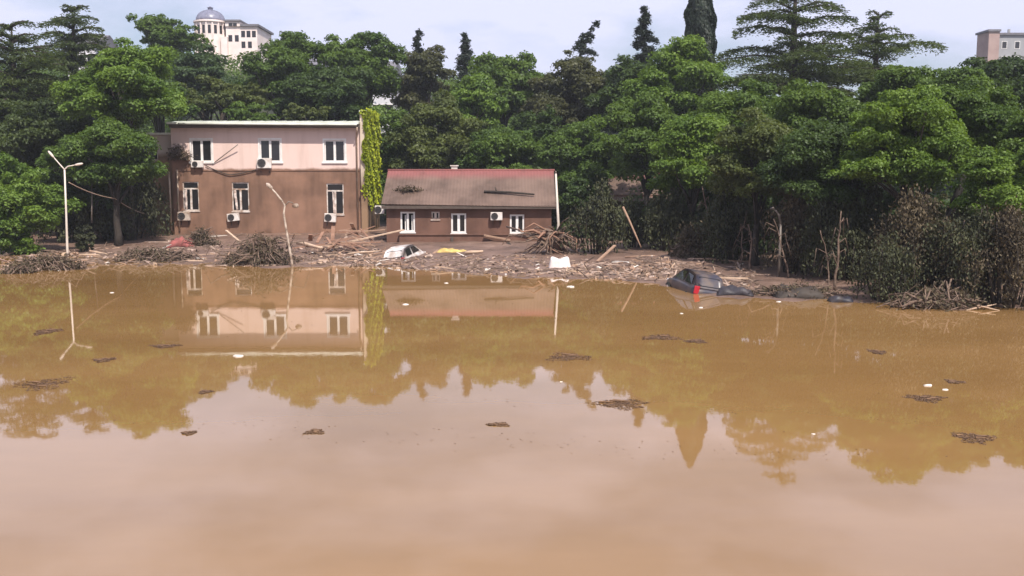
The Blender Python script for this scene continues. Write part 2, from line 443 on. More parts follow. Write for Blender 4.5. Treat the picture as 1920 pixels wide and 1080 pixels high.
# ------------------------------------------------------------------ foliage
def leaf_object(name, pos, nrm, size, mt, parent=None, rng=None, elong=0.55, tdir=None):
    N = len(pos)
    nrm = nrm / np.maximum(np.linalg.norm(nrm, axis=1, keepdims=True), 1e-6)
    rv = rng.normal(size=(N, 3)) if tdir is None else tdir + 0.25 * rng.normal(size=(N, 3))
    t = rv - nrm * np.sum(rv * nrm, axis=1, keepdims=True)
    t /= np.maximum(np.linalg.norm(t, axis=1, keepdims=True), 1e-6)
    bt = np.cross(nrm, t)
    s = size[:, None] if hasattr(size, '__len__') else np.full((N, 1), size)
    s = s * rng.uniform(0.65, 1.25, (N, 1))
    a = pos - t * s * 0.5
    b = pos + bt * s * elong * 0.5 + nrm * s * 0.10 + t * s * 0.05
    c = pos + t * s * 0.5 - nrm * s * 0.08
    d = pos - bt * s * elong * 0.5 + nrm * s * 0.10 + t * s * 0.05
    V = np.stack([a, b, c, d], 1).reshape(-1, 3).astype(np.float32)
    me = bpy.data.meshes.new(name)
    me.vertices.add(N * 4); me.vertices.foreach_set('co', V.ravel())
    me.loops.add(N * 4); me.loops.foreach_set('vertex_index', np.arange(N * 4, dtype=np.int32))
    me.polygons.add(N)
    me.polygons.foreach_set('loop_start', np.arange(0, N * 4, 4, dtype=np.int32))
    me.update(calc_edges=True)
    at_ = me.attributes.new('rnd', 'FLOAT', 'FACE')
    at_.data.foreach_set('value', rng.random(N).astype(np.float32))
    me.materials.append(mt)
    o = bpy.data.objects.new(name, me); col.objects.link(o)
    if parent: o.parent = parent
    return o

def clusters_to_leaves(rng, C, RC, per, flat=0.72, up=0.5):
    n = len(C)
    per = np.maximum((per * (RC / RC.mean()) ** 2).astype(int), 8)
    idx = np.repeat(np.arange(n), per)
    N = len(idx)
    d = rng.normal(size=(N, 3)); d /= np.linalg.norm(d, axis=1, keepdims=True)
    fl = (d[:, 2] < -0.1) & (rng.random(N) < 0.6)
    d[fl, 2] *= -1
    rad = RC[idx] * (0.35 + 0.75 * rng.random(N) ** 0.6)
    # lumpy clump surface
    ph = rng.random((n, 3)) * 6
    lump = 1 + 0.22 * np.sin(5 * d[:, 0] + ph[idx, 0]) * np.cos(5 * d[:, 1] + ph[idx, 1])
    p = C[idx] + d * (rad * lump)[:, None] * np.array([1.05, 1.05, flat])
    nr = d * 0.6 + np.array([0, 0, up]) + rng.normal(size=(N, 3)) * 0.42
    return p, nr

def make_tree(kind, px, top, bot, w, Y, label, leaf, seed, trunk='bark', cat='tree', group=None, dens=1.0, open_=0.0, lean=0.0, name=None):
    rng = np.random.default_rng(seed); rnd = random.Random(seed)
    ct, cb = at(px, top, Y), at(px, bot, Y)
    cx = (ct.x + cb.x) / 2
    zt, zb = ct.z, cb.z
    rx = w / 2 * Y / F
    rz = (zt - zb) / 2
    zc = (zt + zb) / 2
    zg = hz(cx, Y) - 0.15
    root = empty(name or {'cedar': 'cedar_tree', 'cypress': 'cypress_tree', 'spire': 'conifer_tree', 'drape': 'vine_draped_shrub', 'bush': 'bush'}.get(kind, 'broadleaf_tree'), (cx, Y, zg))
    tag(root, label, cat, group)
    O = np.array([cx, Y, zg])
    ls = 0.0036 * Y
    tm = MB()
    if kind in ('broad', 'bush'):
        # boughs spread through the crown, each carrying several leaf clumps
        nb = int(np.clip(9 + rx * 1.3, 10, 18))
        mr = min(rx, rz)
        cand = []
        for _ in range(nb):
            best, bd = None, -1
            for _t in range(8):
                v_ = rng.normal(size=3); v_ /= np.linalg.norm(v_)
                if kind == 'broad' and v_[2] < -0.5: v_[2] *= 0.5
                v_ = v_ * rng.uniform(0.36, 0.80)
                dmin = min([np.linalg.norm(v_ - c_) for c_ in cand] + [9])
                if dmin > bd: best, bd = v_, dmin
            cand.append(best)
        Cs, Rs = [], []
        for c_ in cand:
            br = mr * rng.uniform(0.30, 0.50)
            bc = c_ * np.array([max(rx - br * .3, .2), max(rx * .85 - br * .3, .2), max(rz - br * .25, .2)])
            m_ = int(np.clip(10 * br / (0.009 * Y + 0.25), 7, 18))
            d = rng.normal(size=(m_, 3)); d /= np.linalg.norm(d, axis=1, keepdims=True)
            d[:, 2] = np.where((d[:, 2] < -.2) & (kind == 'broad'), -d[:, 2] * .5, d[:, 2])
            rr_ = br * rng.uniform(0.45, 1.0, m_) * np.where(rng.random(m_) < .22, rng.uniform(1.1, 1.32, m_), 1.0)
            Cs.append(bc + d * rr_[:, None] * np.array([1.1, 1.1, .92])); Rs.append(br * rng.uniform(.22, .56, m_) * np.where(rr_ > br, .7, 1.0))
        C = np.concatenate(Cs) + np.array([cx, Y, zc]); RC = np.concatenate(Rs)
        ncl = len(C)
        area = 4 * math.pi * np.mean(RC ** 2)
        per = np.clip(dens * 1.45 * area / (ls * ls * 0.5), 40, 1400)
        p, nr = clusters_to_leaves(rng, C, RC, per)
        if kind == 'bush': p[:, 2] = np.maximum(p[:, 2], zg - 0.2)
        co = leaf_object('crown', p - O, nr, ls, LEAF[leaf], root, rng)
        tr = max(0.10, 0.055 * rx + 0.03)
        h0 = max(zc - rz * 0.3 - zg, 0.5)
        lx = lean * h0
        bend = [(rnd.uniform(-.15, .15), rnd.uniform(-.15, .15)) for _ in range(6)]
        pts = [(lx * (k / 5 - 1) + bend[k][0] * k / 5, bend[k][1] * k / 5, h0 * k / 5) for k in range(6)]
        tm.tube(pts, [tr * (1.35 if k == 0 else 1.05 - 0.1 * k) for k in range(6)], 8)
        for k in rng.choice(ncl, min(ncl, 14), replace=False):
            e = Vector(C[k] - O)
            s = Vector(pts[rnd.choice([3, 4, 5])])
            mid = s.lerp(e, 0.5) + Vector((rnd.uniform(-.3, .3), rnd.uniform(-.3, .3), rnd.uniform(0, .35))) * rx * 0.15
            tm.tube([s, s.lerp(mid, .55), mid, e], [tr * .55, tr * .42, tr * .3, tr * .1], 5)
    elif kind == 'cedar':
        H = zt - zg
        lv = max(6, int((zt - zb) / 0.85))
        P, NR, T = [], [], []
        tr = 0.02 * H + 0.12
        tm.tube([(0, 0, 0), (0.1, 0, H * .35), (-.05, .1, H * .7), (0, 0, H * .98)], [tr * 1.3, tr, tr * .6, tr * .12], 8)
        for L in range(lv):
            fr = L / (lv - 1)
            zz = zb + (zt - zb) * (1 - fr) - zg
            env = rx * (0.22 + 0.9 * fr ** 0.7) if fr < 0.75 else rx * (1.0 - 0.15 * (fr - .75))
            nb = 5 + int(3 * fr)
            for q in range(nb):
                if rnd.random() < open_: continue
                az = 2 * math.pi * (q + rnd.random()) / nb
                ln = env * rnd.uniform(0.6, 1.12)
                rise = rnd.uniform(-0.02, 0.22)
                zz2 = zz + rnd.uniform(-.3, .3)
                dirv = np.array([math.cos(az), math.sin(az), 0])
                end = dirv * ln + np.array([0, 0, zz2 + ln * (rise - .08)])
                midp = dirv * ln * .5 + np.array([0, 0, zz2 + ln * rise * .75])
                tm.tube([(0, 0, zz2 - .25), midp, end], [tr * .3, tr * .18, tr * .05], 4)
                nl = int(np.clip(dens * ln * ln * 0.33 / (ls * ls * 0.32), 60, 1500))
                u = rng.random(nl) ** 0.75
                side = rng.normal(size=nl) * 0.20 * ln * (0.35 + u * (1.15 - u) * 1.9)
                sv = np.array([-math.sin(az), math.cos(az), 0])
                base = dirv[None] * (u * ln)[:, None] + sv[None] * side[:, None]
                zline = zz2 + ln * (rise * np.sin(u * 2.2) - .10 * u * u) - 0.22 * np.abs(side) + rng.normal(size=nl) * 0.06 * (1 + ln * .12) - rng.random(nl) ** 3 * 0.35
                base[:, 2] = zline
                P.append(base); NR.append(np.tile([0, 0, 1.0], (nl, 1)) + rng.normal(size=(nl, 3)) * .5)
                T.append(dirv[None] + np.sign(side)[:, None] * sv[None] * .8)
        leaf_object('crown', np.concatenate(P), np.concatenate(NR), ls * 1.05, LEAF[leaf], root, rng, 0.34, np.concatenate(T))
    elif kind == 'cypress':
        H = zt - zg
        n = int(26000 * dens)
        zz = rng.random(n) * (zt - zb) + zb - zg
        fr = (zz - (zb - zg)) / (zt - zb)
        env = rx * np.clip(1.02 - 0.25 * fr, 0, 1) * np.clip((1 - fr) * 4, 0, 1) ** .6
        az = rng.random(n) * 2 * math.pi
        rr = env * (0.72 + 0.28 * np.sqrt(rng.random(n))) * (1 + .10 * np.sin(az * 5 + zz * .8) + .07 * np.sin(zz * 3.3 + az * 3))
        p = np.stack([np.cos(az) * rr, np.sin(az) * rr, zz], 1)
        nr = np.stack([np.cos(az), np.sin(az), np.full(n, .25)], 1) + rng.normal(size=(n, 3)) * .4
        leaf_object('crown', p, nr, ls * 1.1, LEAF[leaf], root, rng, 0.4, np.tile([0, 0, 1.0], (n, 1)))
        tm.tube([(0, 0, 0), (0, 0, H * .5), (0, 0, H * .95)], [.35, .25, .05], 8)
    elif kind == 'spire':
        H = zt - zg
        P, NR, T = [], [], []
        crown_h = zt - zb
        def axis(z):
            fr = max(0, (z - (zb - zg)) / crown_h)
            return Vector((lean * crown_h * fr ** 2.2, 0, z))
        tm.tube([(0, 0, 0)] + [axis(zb - zg + crown_h * k / 6) for k in range(7)], [.3] + [.2 - .028 * k for k in range(7)], 6)
        lv = max(9, int(crown_h / .55))
        for L in range(lv):
            fr = L / (lv - 1)
            zz = zb - zg + crown_h * (1 - fr) * .98
            a0 = axis(zz)
            for q in range(4):
                if rnd.random() < open_: continue
                az = rnd.random() * 2 * math.pi
                ln = rx * (0.16 + 0.95 * fr ** 1.2) * rnd.uniform(.4, 1.15)
                dv = Vector((math.cos(az), math.sin(az), 0))
                end = a0 + dv * ln + Vector((0, 0, -ln * rnd.uniform(-.05, .45)))
                mid = a0.lerp(end, .5) + Vector((0, 0, ln * .12))
                tm.tube([a0, mid, end], [.07, .05, .02], 4)
                nl = int(np.clip(dens * 420 * ln / max(rx, 1), 50, 600))
                u = rng.random(nl)[:, None]
                A, B, Cc = np.array(a0), np.array(mid), np.array(end)
                ctr = (1 - u) ** 2 * A + 2 * u * (1 - u) * (2 * B - .5 * (A + Cc)) + u * u * Cc
                ctr = ctr + rng.normal(size=(nl, 3)) * np.array([.14, .14, .10])
                ctr[:, 2] -= rng.random(nl) ** 2 * .35
                P.append(ctr); NR.append(rng.normal(size=(nl, 3)) + [0, 0, .6]); T.append(np.tile(np.array(dv), (nl, 1)))
        leaf_object('crown', np.concatenate(P), np.concatenate(NR), ls * .95, LEAF[leaf], root, rng, .35, np.concatenate(T))
    elif kind == 'drape':
        ns = max(9, int(w / 7))
        P, NR = [], []
        for q in range(ns):
            az = rnd.random() * 2 * math.pi
            rr = rx * math.sqrt(rnd.random())
            x0, y0 = math.cos(az) * rr, math.sin(az) * rr * .8
            ztop = (zt - zg) * rnd.uniform(.62, 1.0) * (1 - .35 * (rr / rx) ** 2)
            zlow = max(zb - zg, 0.05) + rnd.random() ** 2 * ztop * .35
            out = rnd.uniform(.9, 1.3)
            path = [Vector((x0 * .45, y0 * .45, 0)), Vector((x0 * .7, y0 * .7, ztop * .6)), Vector((x0 * .9, y0 * .9, ztop)),
                    Vector((x0 * out, y0 * out, ztop * .75)), Vector((x0 * out * 1.05, y0 * out * 1.05, zlow))]
            tm.tube(path, [.06, .05, .035, .025, .012], 5)
            nl = int(np.clip(dens * 420 * (ztop / 4), 140, 620))
            u = 1 + rng.random(nl) * 2.98
            i0 = u.astype(int); ff = (u - i0)[:, None]
            A = np.array([list(v) for v in path])
            ctr = A[i0] * (1 - ff) + A[i0 + 1] * ff
            sp = 0.10 + 0.22 * np.abs(np.sin(u * 5 + q))
            ctr = ctr + rng.normal(size=(nl, 3)) * np.stack([sp, sp, sp * .9], 1)
            P.append(ctr); NR.append(rng.normal(size=(nl, 3)) + np.array([0, -.2, .3]))
        p = np.concatenate(P); p[:, 2] = np.maximum(p[:, 2], .02)
        leaf_object('foliage', p, np.concatenate(NR), ls * 1.05, LEAF[leaf], root, rng, .45, np.tile([0, 0, -1.0], (len(p), 1)))
    tm.build('trunk' if kind not in ('drape', 'bush') else 'stem', M[trunk], root, True)
    return root

TREES = [
 # kind, px, top, bottom, width, Y, leaf, label, extra
 ('cedar', 30, 46, 350, 360, 80, 'cedar', 'wide dark cedar with layered boughs at the far left edge', {'dens': 2.6}),
 ('cedar', 140, 14, 190, 230, 98, 'cedar', 'flat topped dark cedar high on the slope at upper left', {'dens': 2.6}),
 ('broad', 235, 85, 300, 250, 71, 'bright', 'large bright green tree overhanging the left end of the pink building', {'dens': 1.2}),
 ('broad', 215, 215, 400, 220, 66.5, 'mid', 'low spreading tree in front of the dark wing of the pink building', {'dens': 1.1}),
 ('bush', 28, 272, 500, 200, 61.5, 'bright', 'rounded bright bush at the left edge beside the double lamp post', {'dens': 1.2}),
 ('broad', 315, 3, 180, 118, 118, 'mid', 'tall round treetop against the sky just left of the dome', {}),
 ('broad', 385, 88, 270, 150, 104, 'blue', 'bluish green tree directly below the domed mansion', {}),
 ('broad', 415, 140, 245, 190, 92, 'olive', 'yellowish tree above the left half of the white roof edge', {}),
 ('broad', 300, 130, 260, 150, 88, 'mid', 'mid green tree behind the left corner of the pink building', {}),
 ('broad', 545, 42, 260, 180, 100, 'mid', 'broad tree on the skyline right of the domed mansion', {}),
 ('broad', 680, 42, 240, 160, 102, 'mid', 'broad skyline tree above the ivy covered end wall', {'open_': .1}),
 ('broad', 620, 110, 290, 200, 94, 'dark', 'dark shaded tree behind the middle of the white roof', {}),
 ('bush', 575, 188, 250, 110, 87.5, 'olive', 'pale olive bush peeping over the white roof', {}),
 ('broad', 470, 185, 260, 130, 87.5, 'mid', 'low green tree just above the white roof, left of the olive bush', {}),
 ('broad', 795, 68, 280, 130, 106, 'brown', 'brownish sparse tree left of the thin skyline conifer', {}),
 ('spire', 785, 58, 150, 60, 112, 'black', 'short dark pointed conifer top rising from the brownish tree', {}),
 ('spire', 873, 62, 170, 56, 112, 'black', 'thin dark conifer standing alone on the skyline between two broad trees', {}),
 ('broad', 735, 190, 420, 130, 84, 'mid', 'tree directly right of the ivy covered wall', {}),
 ('broad', 820, 185, 410, 190, 82, 'olive', 'yellowish green tree behind the left half of the red roof', {}),
 ('broad', 885, 138, 300, 130, 92, 'bright', 'bright domed tree above the middle of the red roof', {}),
 ('broad', 945, 88, 270, 170, 102, 'mid', 'rounded skyline tree above the small house', {}),
 ('broad', 945, 215, 410, 170, 79, 'mid', 'green tree close behind the ridge of the red roof', {}),
 ('broad', 1075, 105, 300, 200, 98, 'brown', 'dull brownish tree below the leaning conifer tip', {}),
 ('broad', 1180, 110, 310, 150, 92, 'dark', 'dark tree beneath the tall drooping conifer', {}),
 ('spire', 1080, 40, 160, 110, 108, 'black', 'crooked dark conifer tip leaning to the right on the skyline', {'lean': .34, 'open_': .25}),
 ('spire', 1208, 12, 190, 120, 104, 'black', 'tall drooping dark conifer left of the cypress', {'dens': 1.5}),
 ('broad', 1020, 190, 410, 150, 84, 'dark', 'dark tree behind the right end of the red roof', {}),
 ('broad', 1110, 200, 420, 190, 76, 'mid', 'leafy tree right of the small house, above the leaning white pole', {}),
 ('cypress', 1311, -45, 230, 62, 90, 'black', 'tall dark columnar cypress cut by the top of the picture', {}),
 ('broad', 1275, 62, 310, 190, 80, 'bright', 'bright tree standing in front of the cypress', {}),
 ('broad', 1215, 175, 400, 190, 68, 'mid', 'green tree over the ruined shed roof', {}),
 ('broad', 1300, 205, 440, 190, 58, 'bright', 'bright tree at the left end of the dark thicket', {}),
 ('cedar', 1490, -50, 170, 290, 84, 'cedar', 'broad dark cedar with open top right of the cypress', {'open_': .2, 'dens': 2.2}),
 ('cedar', 1645, 26, 150, 250, 88, 'cedar', 'flat dark cedar bough tree furthest right on the skyline', {'open_': .15, 'dens': 2.4}),
 ('broad', 1390, 130, 380, 230, 62, 'mid', 'mid green tree right below the cypress', {}),
 ('broad', 1530, 135, 390, 240, 56, 'mid', 'tree in front of the open topped cedar', {}),
 ('broad', 1420, 215, 450, 210, 50, 'olive', 'olive tree over the small grey lamp post', {}),
 ('broad', 1560, 205, 455, 220, 46, 'dark', 'dark green tree in the middle of the right bank', {}),
 ('broad', 1690, 165, 430, 270, 43, 'bright', 'large bright tree leaning over the right bank', {'dens': 1.15, 'lean': -.25}),
 ('broad', 1830, 140, 400, 240, 46, 'mid', 'mid green tree behind the brightest one on the right bank', {}),
 ('broad', 1890, 250, 475, 190, 38.5, 'bright', 'lowest bright tree at the right edge over the water', {'lean': .2}),
 ('broad', 1960, 170, 430, 200, 42, 'mid', 'mid green tree cut by the right edge', {}),
 ('broad', 1740, 100, 340, 280, 62, 'mid', 'tall tree below the right skyline cedar', {}),
 ('broad', 1880, 95, 340, 220, 66, 'dark', 'dark tree below the far grey block', {}),
 ('drape', 225, 300, 447, 170, 71.5, 'drape', 'dark hanging creeper in the shade before the wing of the pink building', {'dens': 1.2}),
 ('drape', 130, 330, 455, 130, 70, 'drape', 'dark hanging creeper in the shade behind the double lamp post', {'dens': 1.2}),
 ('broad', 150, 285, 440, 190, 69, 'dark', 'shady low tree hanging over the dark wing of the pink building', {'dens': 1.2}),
 ('broad', 95, 180, 380, 220, 74, 'cedar', 'dull tree below the wide cedar behind the double lamp post', {'dens': 1.1}),
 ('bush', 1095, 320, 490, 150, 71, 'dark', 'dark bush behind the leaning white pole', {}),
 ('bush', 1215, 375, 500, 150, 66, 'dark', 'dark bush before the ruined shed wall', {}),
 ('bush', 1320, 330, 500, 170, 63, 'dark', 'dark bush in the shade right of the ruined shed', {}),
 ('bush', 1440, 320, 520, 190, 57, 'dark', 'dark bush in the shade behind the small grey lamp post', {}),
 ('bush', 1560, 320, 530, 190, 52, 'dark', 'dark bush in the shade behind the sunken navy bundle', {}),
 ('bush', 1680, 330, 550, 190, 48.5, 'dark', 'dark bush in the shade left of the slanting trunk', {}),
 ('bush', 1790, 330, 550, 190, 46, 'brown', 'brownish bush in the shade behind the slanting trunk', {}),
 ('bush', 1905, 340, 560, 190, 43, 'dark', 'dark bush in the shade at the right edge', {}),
 ('bush', 1010, 285, 430, 130, 77, 'mid', 'green bush close behind the right gable of the small house', {}),
 ('bush', 160, 418, 470, 46, 62, 'drape', 'small rounded grey green shrub right of the double lamp post', {}),
 ('drape', 1118, 335, 468, 100, 58, 'drape', 'drooping grey green shrub right of the leaning white pole', {}),
 ('drape', 1185, 360, 470, 80, 60, 'drape', 'dark drooping shrub behind the pale broken sapling', {}),
 ('drape', 1265, 350, 478, 110, 58, 'drape', 'dark drooping shrub beneath the ruined shed roof', {'dens': 1.2}),
 ('drape', 1330, 400, 495, 90, 54, 'muddy', 'brown muddy shrub at the left foot of the thicket', {}),
 ('drape', 1385, 330, 505, 120, 52, 'drape', 'tall vine hung shrub left of the small grey lamp post', {'dens': 1.2}),
 ('drape', 1490, 330, 520, 120, 47, 'muddy', 'muddy vine hung shrub right behind the small grey lamp post', {'dens': 1.2}),
 ('drape', 1600, 320, 545, 170, 44.5, 'drape', 'dark vine hung thicket above the sunken blue bundle', {'dens': 1.3}),
 ('drape', 1720, 330, 572, 150, 39, 'muddy', 'mud coated vine thicket left of the slanting dark trunk', {'dens': 1.3}),
 ('drape', 1800, 370, 580, 150, 37.8, 'drape', 'grey green vine thicket right of the slanting dark trunk', {'dens': 1.3}),
 ('drape', 1890, 360, 588, 160, 36.4, 'muddy', 'mud coated thicket at the right edge touching the water', {'dens': 1.3}),
 ('drape', 1665, 430, 575, 120, 37.9, 'drape', 'low dark drooping shrub at the waterline of the right bank', {'dens': 1.2}),
]
for i, (k, px, top, bot, w, Y, leaf, label, ex) in enumerate(TREES):
    make_tree(k, px, top, bot, w, Y, label, leaf, 100 + i, cat='shrub' if k in ('bush', 'drape') else 'tree', **ex)

# far woodland and undergrowth that read as one mass
rng = np.random.default_rng(7)
def scatter_leaves(name, label, n_cl, xr, yr, rc, lift, leaf, per, ls, seed):
    r_ = np.random.default_rng(seed)
    x = r_.uniform(xr[0], xr[1], n_cl); y = r_.uniform(yr[0], yr[1], n_cl)
    hs = np.interp(x, [p[0] for p in HS], [p[1] for p in HS])
    keep = y > hs + 1.0
    x, y = x[keep], y[keep]
    z = height(x, y) + r_.uniform(lift[0], lift[1], len(x))
    C = np.stack([x, y, z], 1); RC = r_.uniform(rc[0], rc[1], len(x))
    p, nr = clusters_to_leaves(r_, C, RC, per)
    o = leaf_object(name, p, nr, ls, LEAF[leaf], None, r_)
    tag(o, label, 'undergrowth', None, 'stuff')
scatter_leaves('hillside_undergrowth', 'dense dark undergrowth covering the slope behind the buildings', 1900, (-75, 60), (50, 120), (0.8, 1.9), (0.0, 1.6), 'dark', 100, 0.36, 11)
scatter_leaves('far_woodland', 'far green woodland filling the hilltop behind the skyline trees', 800, (-110, 110), (108, 165), (1.6, 3.4), (0.5, 3.0), 'mid', 150, 0.5, 12)

# ------------------------------------------------------------------ windows and fittings
def window(parent, x0, x1, z0, z1, y, style, mt, rnd, trim=0.0, fw=0.085):
    """frame with its panes; y is the wall face, the frame sits in the reveal"""
    w = MB()
    ya, yb = y + 0.06, y + 0.14
    w.box(x0, x0 + fw, ya, yb, z0, z1); w.box(x1 - fw, x1, ya, yb, z0, z1)
    w.box(x0 + fw, x1 - fw, ya, yb, z0, z0 + fw); w.box(x0 + fw, x1 - fw, ya, yb, z1 - fw, z1)
    o = w.build('window', mt, parent)
    xm = (x0 + x1) / 2
    zt = z1 - fw
    if style == 'transom':
        zt = z0 + (z1 - z0) * 0.74
        MB().box(x0 + fw, x1 - fw, ya - .012, yb, zt, zt + .11).build('transom', mt, o)
        MB().box(x0 + fw + .01, x1 - fw - .01, yb - .04, yb - .03, zt + .11, z1 - fw).build('pane', M['glass'], o)
    mw = 0.075 if style != 'upper' else 0.09
    MB().box(xm - mw, xm + mw, ya - .015, yb - .003, z0 + fw, zt).build('mullion', mt, o)
    for (a, b_) in ((x0 + fw, xm - mw), (xm + mw, x1 - fw)):
        if style == 'open':
            # casement swung inwards: rail seen on edge
            s = MB(); s.obox(((a + b_) / 2 + .05, y + .42, (z0 + zt) / 2), (.03, 0, 0), (0, .26, 0), (0, 0, (zt - z0) / 2 - fw)); s.build('casement', mt, o)
        else:
            MB().box(a - .004, b_ + .004, yb - .045, yb - .03, z0 + fw - .004, zt + .004).build('pane', M['glass'], o)
    if trim:
        t = MB()
        t.box(x0 - trim, x0, y - .035, y + .03, z0, z1 + trim); t.box(x1, x1 + trim, y - .035, y + .03, z0, z1 + trim)
        t.box(x0, x1, y - .035, y + .03, z1, z1 + trim)
        t.build('surround', M['pvc'], o)
        MB().box(x0 - trim - .08, x1 + trim + .08, y - .11, y + .03, z0 - .14, z0 - .003).build('sill', M['pvc'], o)
    else:
        MB().box(x0 - .05, x1 + .05, y - .07, y + .05, z0 - .09, z0 - .003).build('sill', mt, o)
    return o

def rect(pxa, pxb, pya, pyb, Y):
    a, b_ = at(pxa, pyb, Y), at(pxb, pya, Y)
    return (a.x, b_.x, a.z, b_.z)

def air_conditioner(px, py, Y, label, mt, wd=0.92, hh=0.62, tilt=0.0):
    """box at wall plane Y hung on two brackets"""
    p = at(px, py, Y)
    root = empty('air_conditioner', (p.x, Y - 0.03, p.z - hh / 2), (0, tilt, 0))
    tag(root, label, 'air conditioner', 'air conditioners on the walls')
    MB().box(-wd / 2, wd / 2, -.38, -.06, 0, hh).build('casing', mt, root, bevel=.025)
    g = MB()
    cx, cz, r0 = -wd * .16, hh / 2, hh * .40
    ring = [(cx + r0 * math.cos(a), -.392, cz + r0 * math.sin(a)) for a in [2 * math.pi * k / 20 for k in range(21)]]
    g.tube(ring, .022, 5)
    for k in range(4):
        a = math.pi * k / 4
        g.tube([(cx - r0 * math.cos(a), -.395, cz - r0 * math.sin(a)), (cx + r0 * math.cos(a), -.395, cz + r0 * math.sin(a))], .010, 4)
    g.build('fan_grille', M['dark_metal'], root)
    MB().lathe([(r0 * .9, 0), (r0 * .9, .004)], 18).build('fan', M['dark_metal'], root).matrix_local = Matrix.Translation((cx, -.382, cz)) @ Matrix.Rotation(R(90), 4, 'X')
    for s in (-.3, .3):
        b_ = MB(); b_.box(wd * s - .02, wd * s + .02, -.40, .02, -.05, -.004); b_.box(wd * s - .02, wd * s + .02, -.02, .02, -.35, -.05)
        b_.build('bracket', M['dark_metal'], root)
    return root

# ------------------------------------------------------------------ two storey building
BY = 75.0
rnd = random.Random(3)
BXL, BXR = at(322, 300, BY).x, at(677, 300, BY).x
BT = at(500, 240, BY).z
bld = empty('two_storey_building', ((BXL + BXR) / 2, BY, 0.4))
tag(bld, 'two storey pink building with brown flood line and thin white roof edge', 'building')
def bpart(mb, name, mt, parent=bld, **kw):
    off = Vector(bld.location)
    mb.v = [tuple(Vector(v) - off) for v in mb.v]
    return mb.build(name, mt, parent, **kw)
ups = [rect(360, 396, 262, 303, BY), rect(488, 525, 262, 303, BY), rect(609, 646, 263, 303, BY)]
los = [rect(344, 372, 341, 395, BY), rect(436, 466, 342, 396, BY), rect(613, 644, 344, 402, BY)]
mb = MB(); wall_holes(mb, BXL, BXR, 0.2, BT, BY, BY + .35, ups + los)
bpart(mb, 'front_wall', M['pink_wall'])
mb = MB(); mb.box(BXL, BXL + .35, BY + .352, BY + 5.85, .2, BT); bpart(mb, 'side_wall', M['pink_wall'])
mb = MB(); mb.box(BXL, BXR, BY + 5.85, BY + 6.2, .2, BT); bpart(mb, 'back_wall', M['pink_wall'])
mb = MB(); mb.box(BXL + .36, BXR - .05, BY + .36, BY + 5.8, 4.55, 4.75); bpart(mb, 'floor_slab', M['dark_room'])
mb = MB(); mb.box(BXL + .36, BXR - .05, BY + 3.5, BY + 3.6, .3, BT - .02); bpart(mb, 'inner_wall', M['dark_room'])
# fire wall at the right end, rising above the roof
FZ = at(682, 210, BY).z
FX0, FX1 = BXR + .005, BXR + .48
mb = MB(); mb.box(FX0, FX1, BY - .3, BY + 6.3, .2, FZ)
bpart(mb, 'end_wall', M['fire_wall'])
mb = MB(); mb.box(FX0 - .04, FX1 + .04, BY - .34, BY + 6.34, FZ + .003, FZ + .1); bpart(mb, 'coping', M['roof_white'])
# roof: thin white metal sheet over a dark soffit
rx0, rx1 = at(312, 236, BY - .9).x, FX0 - .02
mb = MB()
z0 = BT + .26
mb.add([(rx0, BY - .85, z0), (rx1, BY - .85, z0), (rx1, BY + 6.4, z0 + .45), (rx0, BY + 6.4, z0 + .45),
        (rx0, BY - .85, z0 + .16), (rx1, BY - .85, z0 + .16), (rx1, BY + 6.4, z0 + .61), (rx0, BY + 6.4, z0 + .61)],
       [(0, 3, 2, 1), (4, 5, 6, 7), (0, 1, 5, 4), (1, 2, 6, 5), (2, 3, 7, 6), (3, 0, 4, 7)])
roof = bpart(mb, 'roof', M['roof_white'])
mb = MB(); mb.box(rx0 + .1, rx1, BY - .72, BY + 6.1, BT + .002, z0 + .05); bpart(mb, 'soffit', M['dark_wood'], roof)
mb = MB(); mb.tube([(rx0 + .9, BY - .93, z0 + .02), (rx1 - .1, BY - .93, z0 - .05)], .075, 8); bpart(mb, 'gutter', M['roof_white'], roof, smooth=True)
for k in range(int((rx1 - rx0) / 1.0)):
    xx = rx0 + .5 + k
    mb = MB(); mb.add([(xx - .02, BY - .86, z0 + .165), (xx + .02, BY - .86, z0 + .165), (xx + .02, BY + 6.3, z0 + .615), (xx - .02, BY + 6.3, z0 + .615),
                       (xx - .02, BY - .86, z0 + .20), (xx + .02, BY - .86, z0 + .20), (xx + .02, BY + 6.3, z0 + .65), (xx - .02, BY + 6.3, z0 + .65)],
                      [(0, 3, 2, 1), (4, 5, 6, 7), (0, 1, 5, 4), (1, 2, 6, 5), (2, 3, 7, 6), (3, 0, 4, 7)])
    bpart(mb, 'seam', M['roof_white'], roof)
# string course and downpipes
zs = at(640, 318, BY).z
mb = MB(); mb.box(BXL - .02, BXR - .02, BY - .05, BY - .002, zs - .10, zs + .02); bpart(mb, 'string_course', M['pink_wall'])
for (px, pa, pb) in ((317, 322, 433), (332, 318, 433), (668, 243, 438)):
    x = at(px, pa, BY - .1).x
    mb = MB(); za, zb_ = at(px, pa, BY - .1).z, at(px, pb, BY - .1).z
    if px > 600: mb.tube([(x + .2, BY - .93, za + .1), (x + .1, BY - .5, za - .3), (x, BY - .1, za - .6), (x, BY - .1, zb_)], .065, 7)
    else: mb.tube([(x, BY - .1, za), (x, BY - .1, zb_)], .07, 7)
    bpart(mb, 'downpipe', M['pipe'], smooth=True)
wroot = bld
for h in ups:
    o = window(None, *h, BY, 'upper', M['pvc'], rnd, trim=.13)
    o.parent = bld; o.matrix_parent_inverse = Matrix.Translation(-Vector(bld.location))
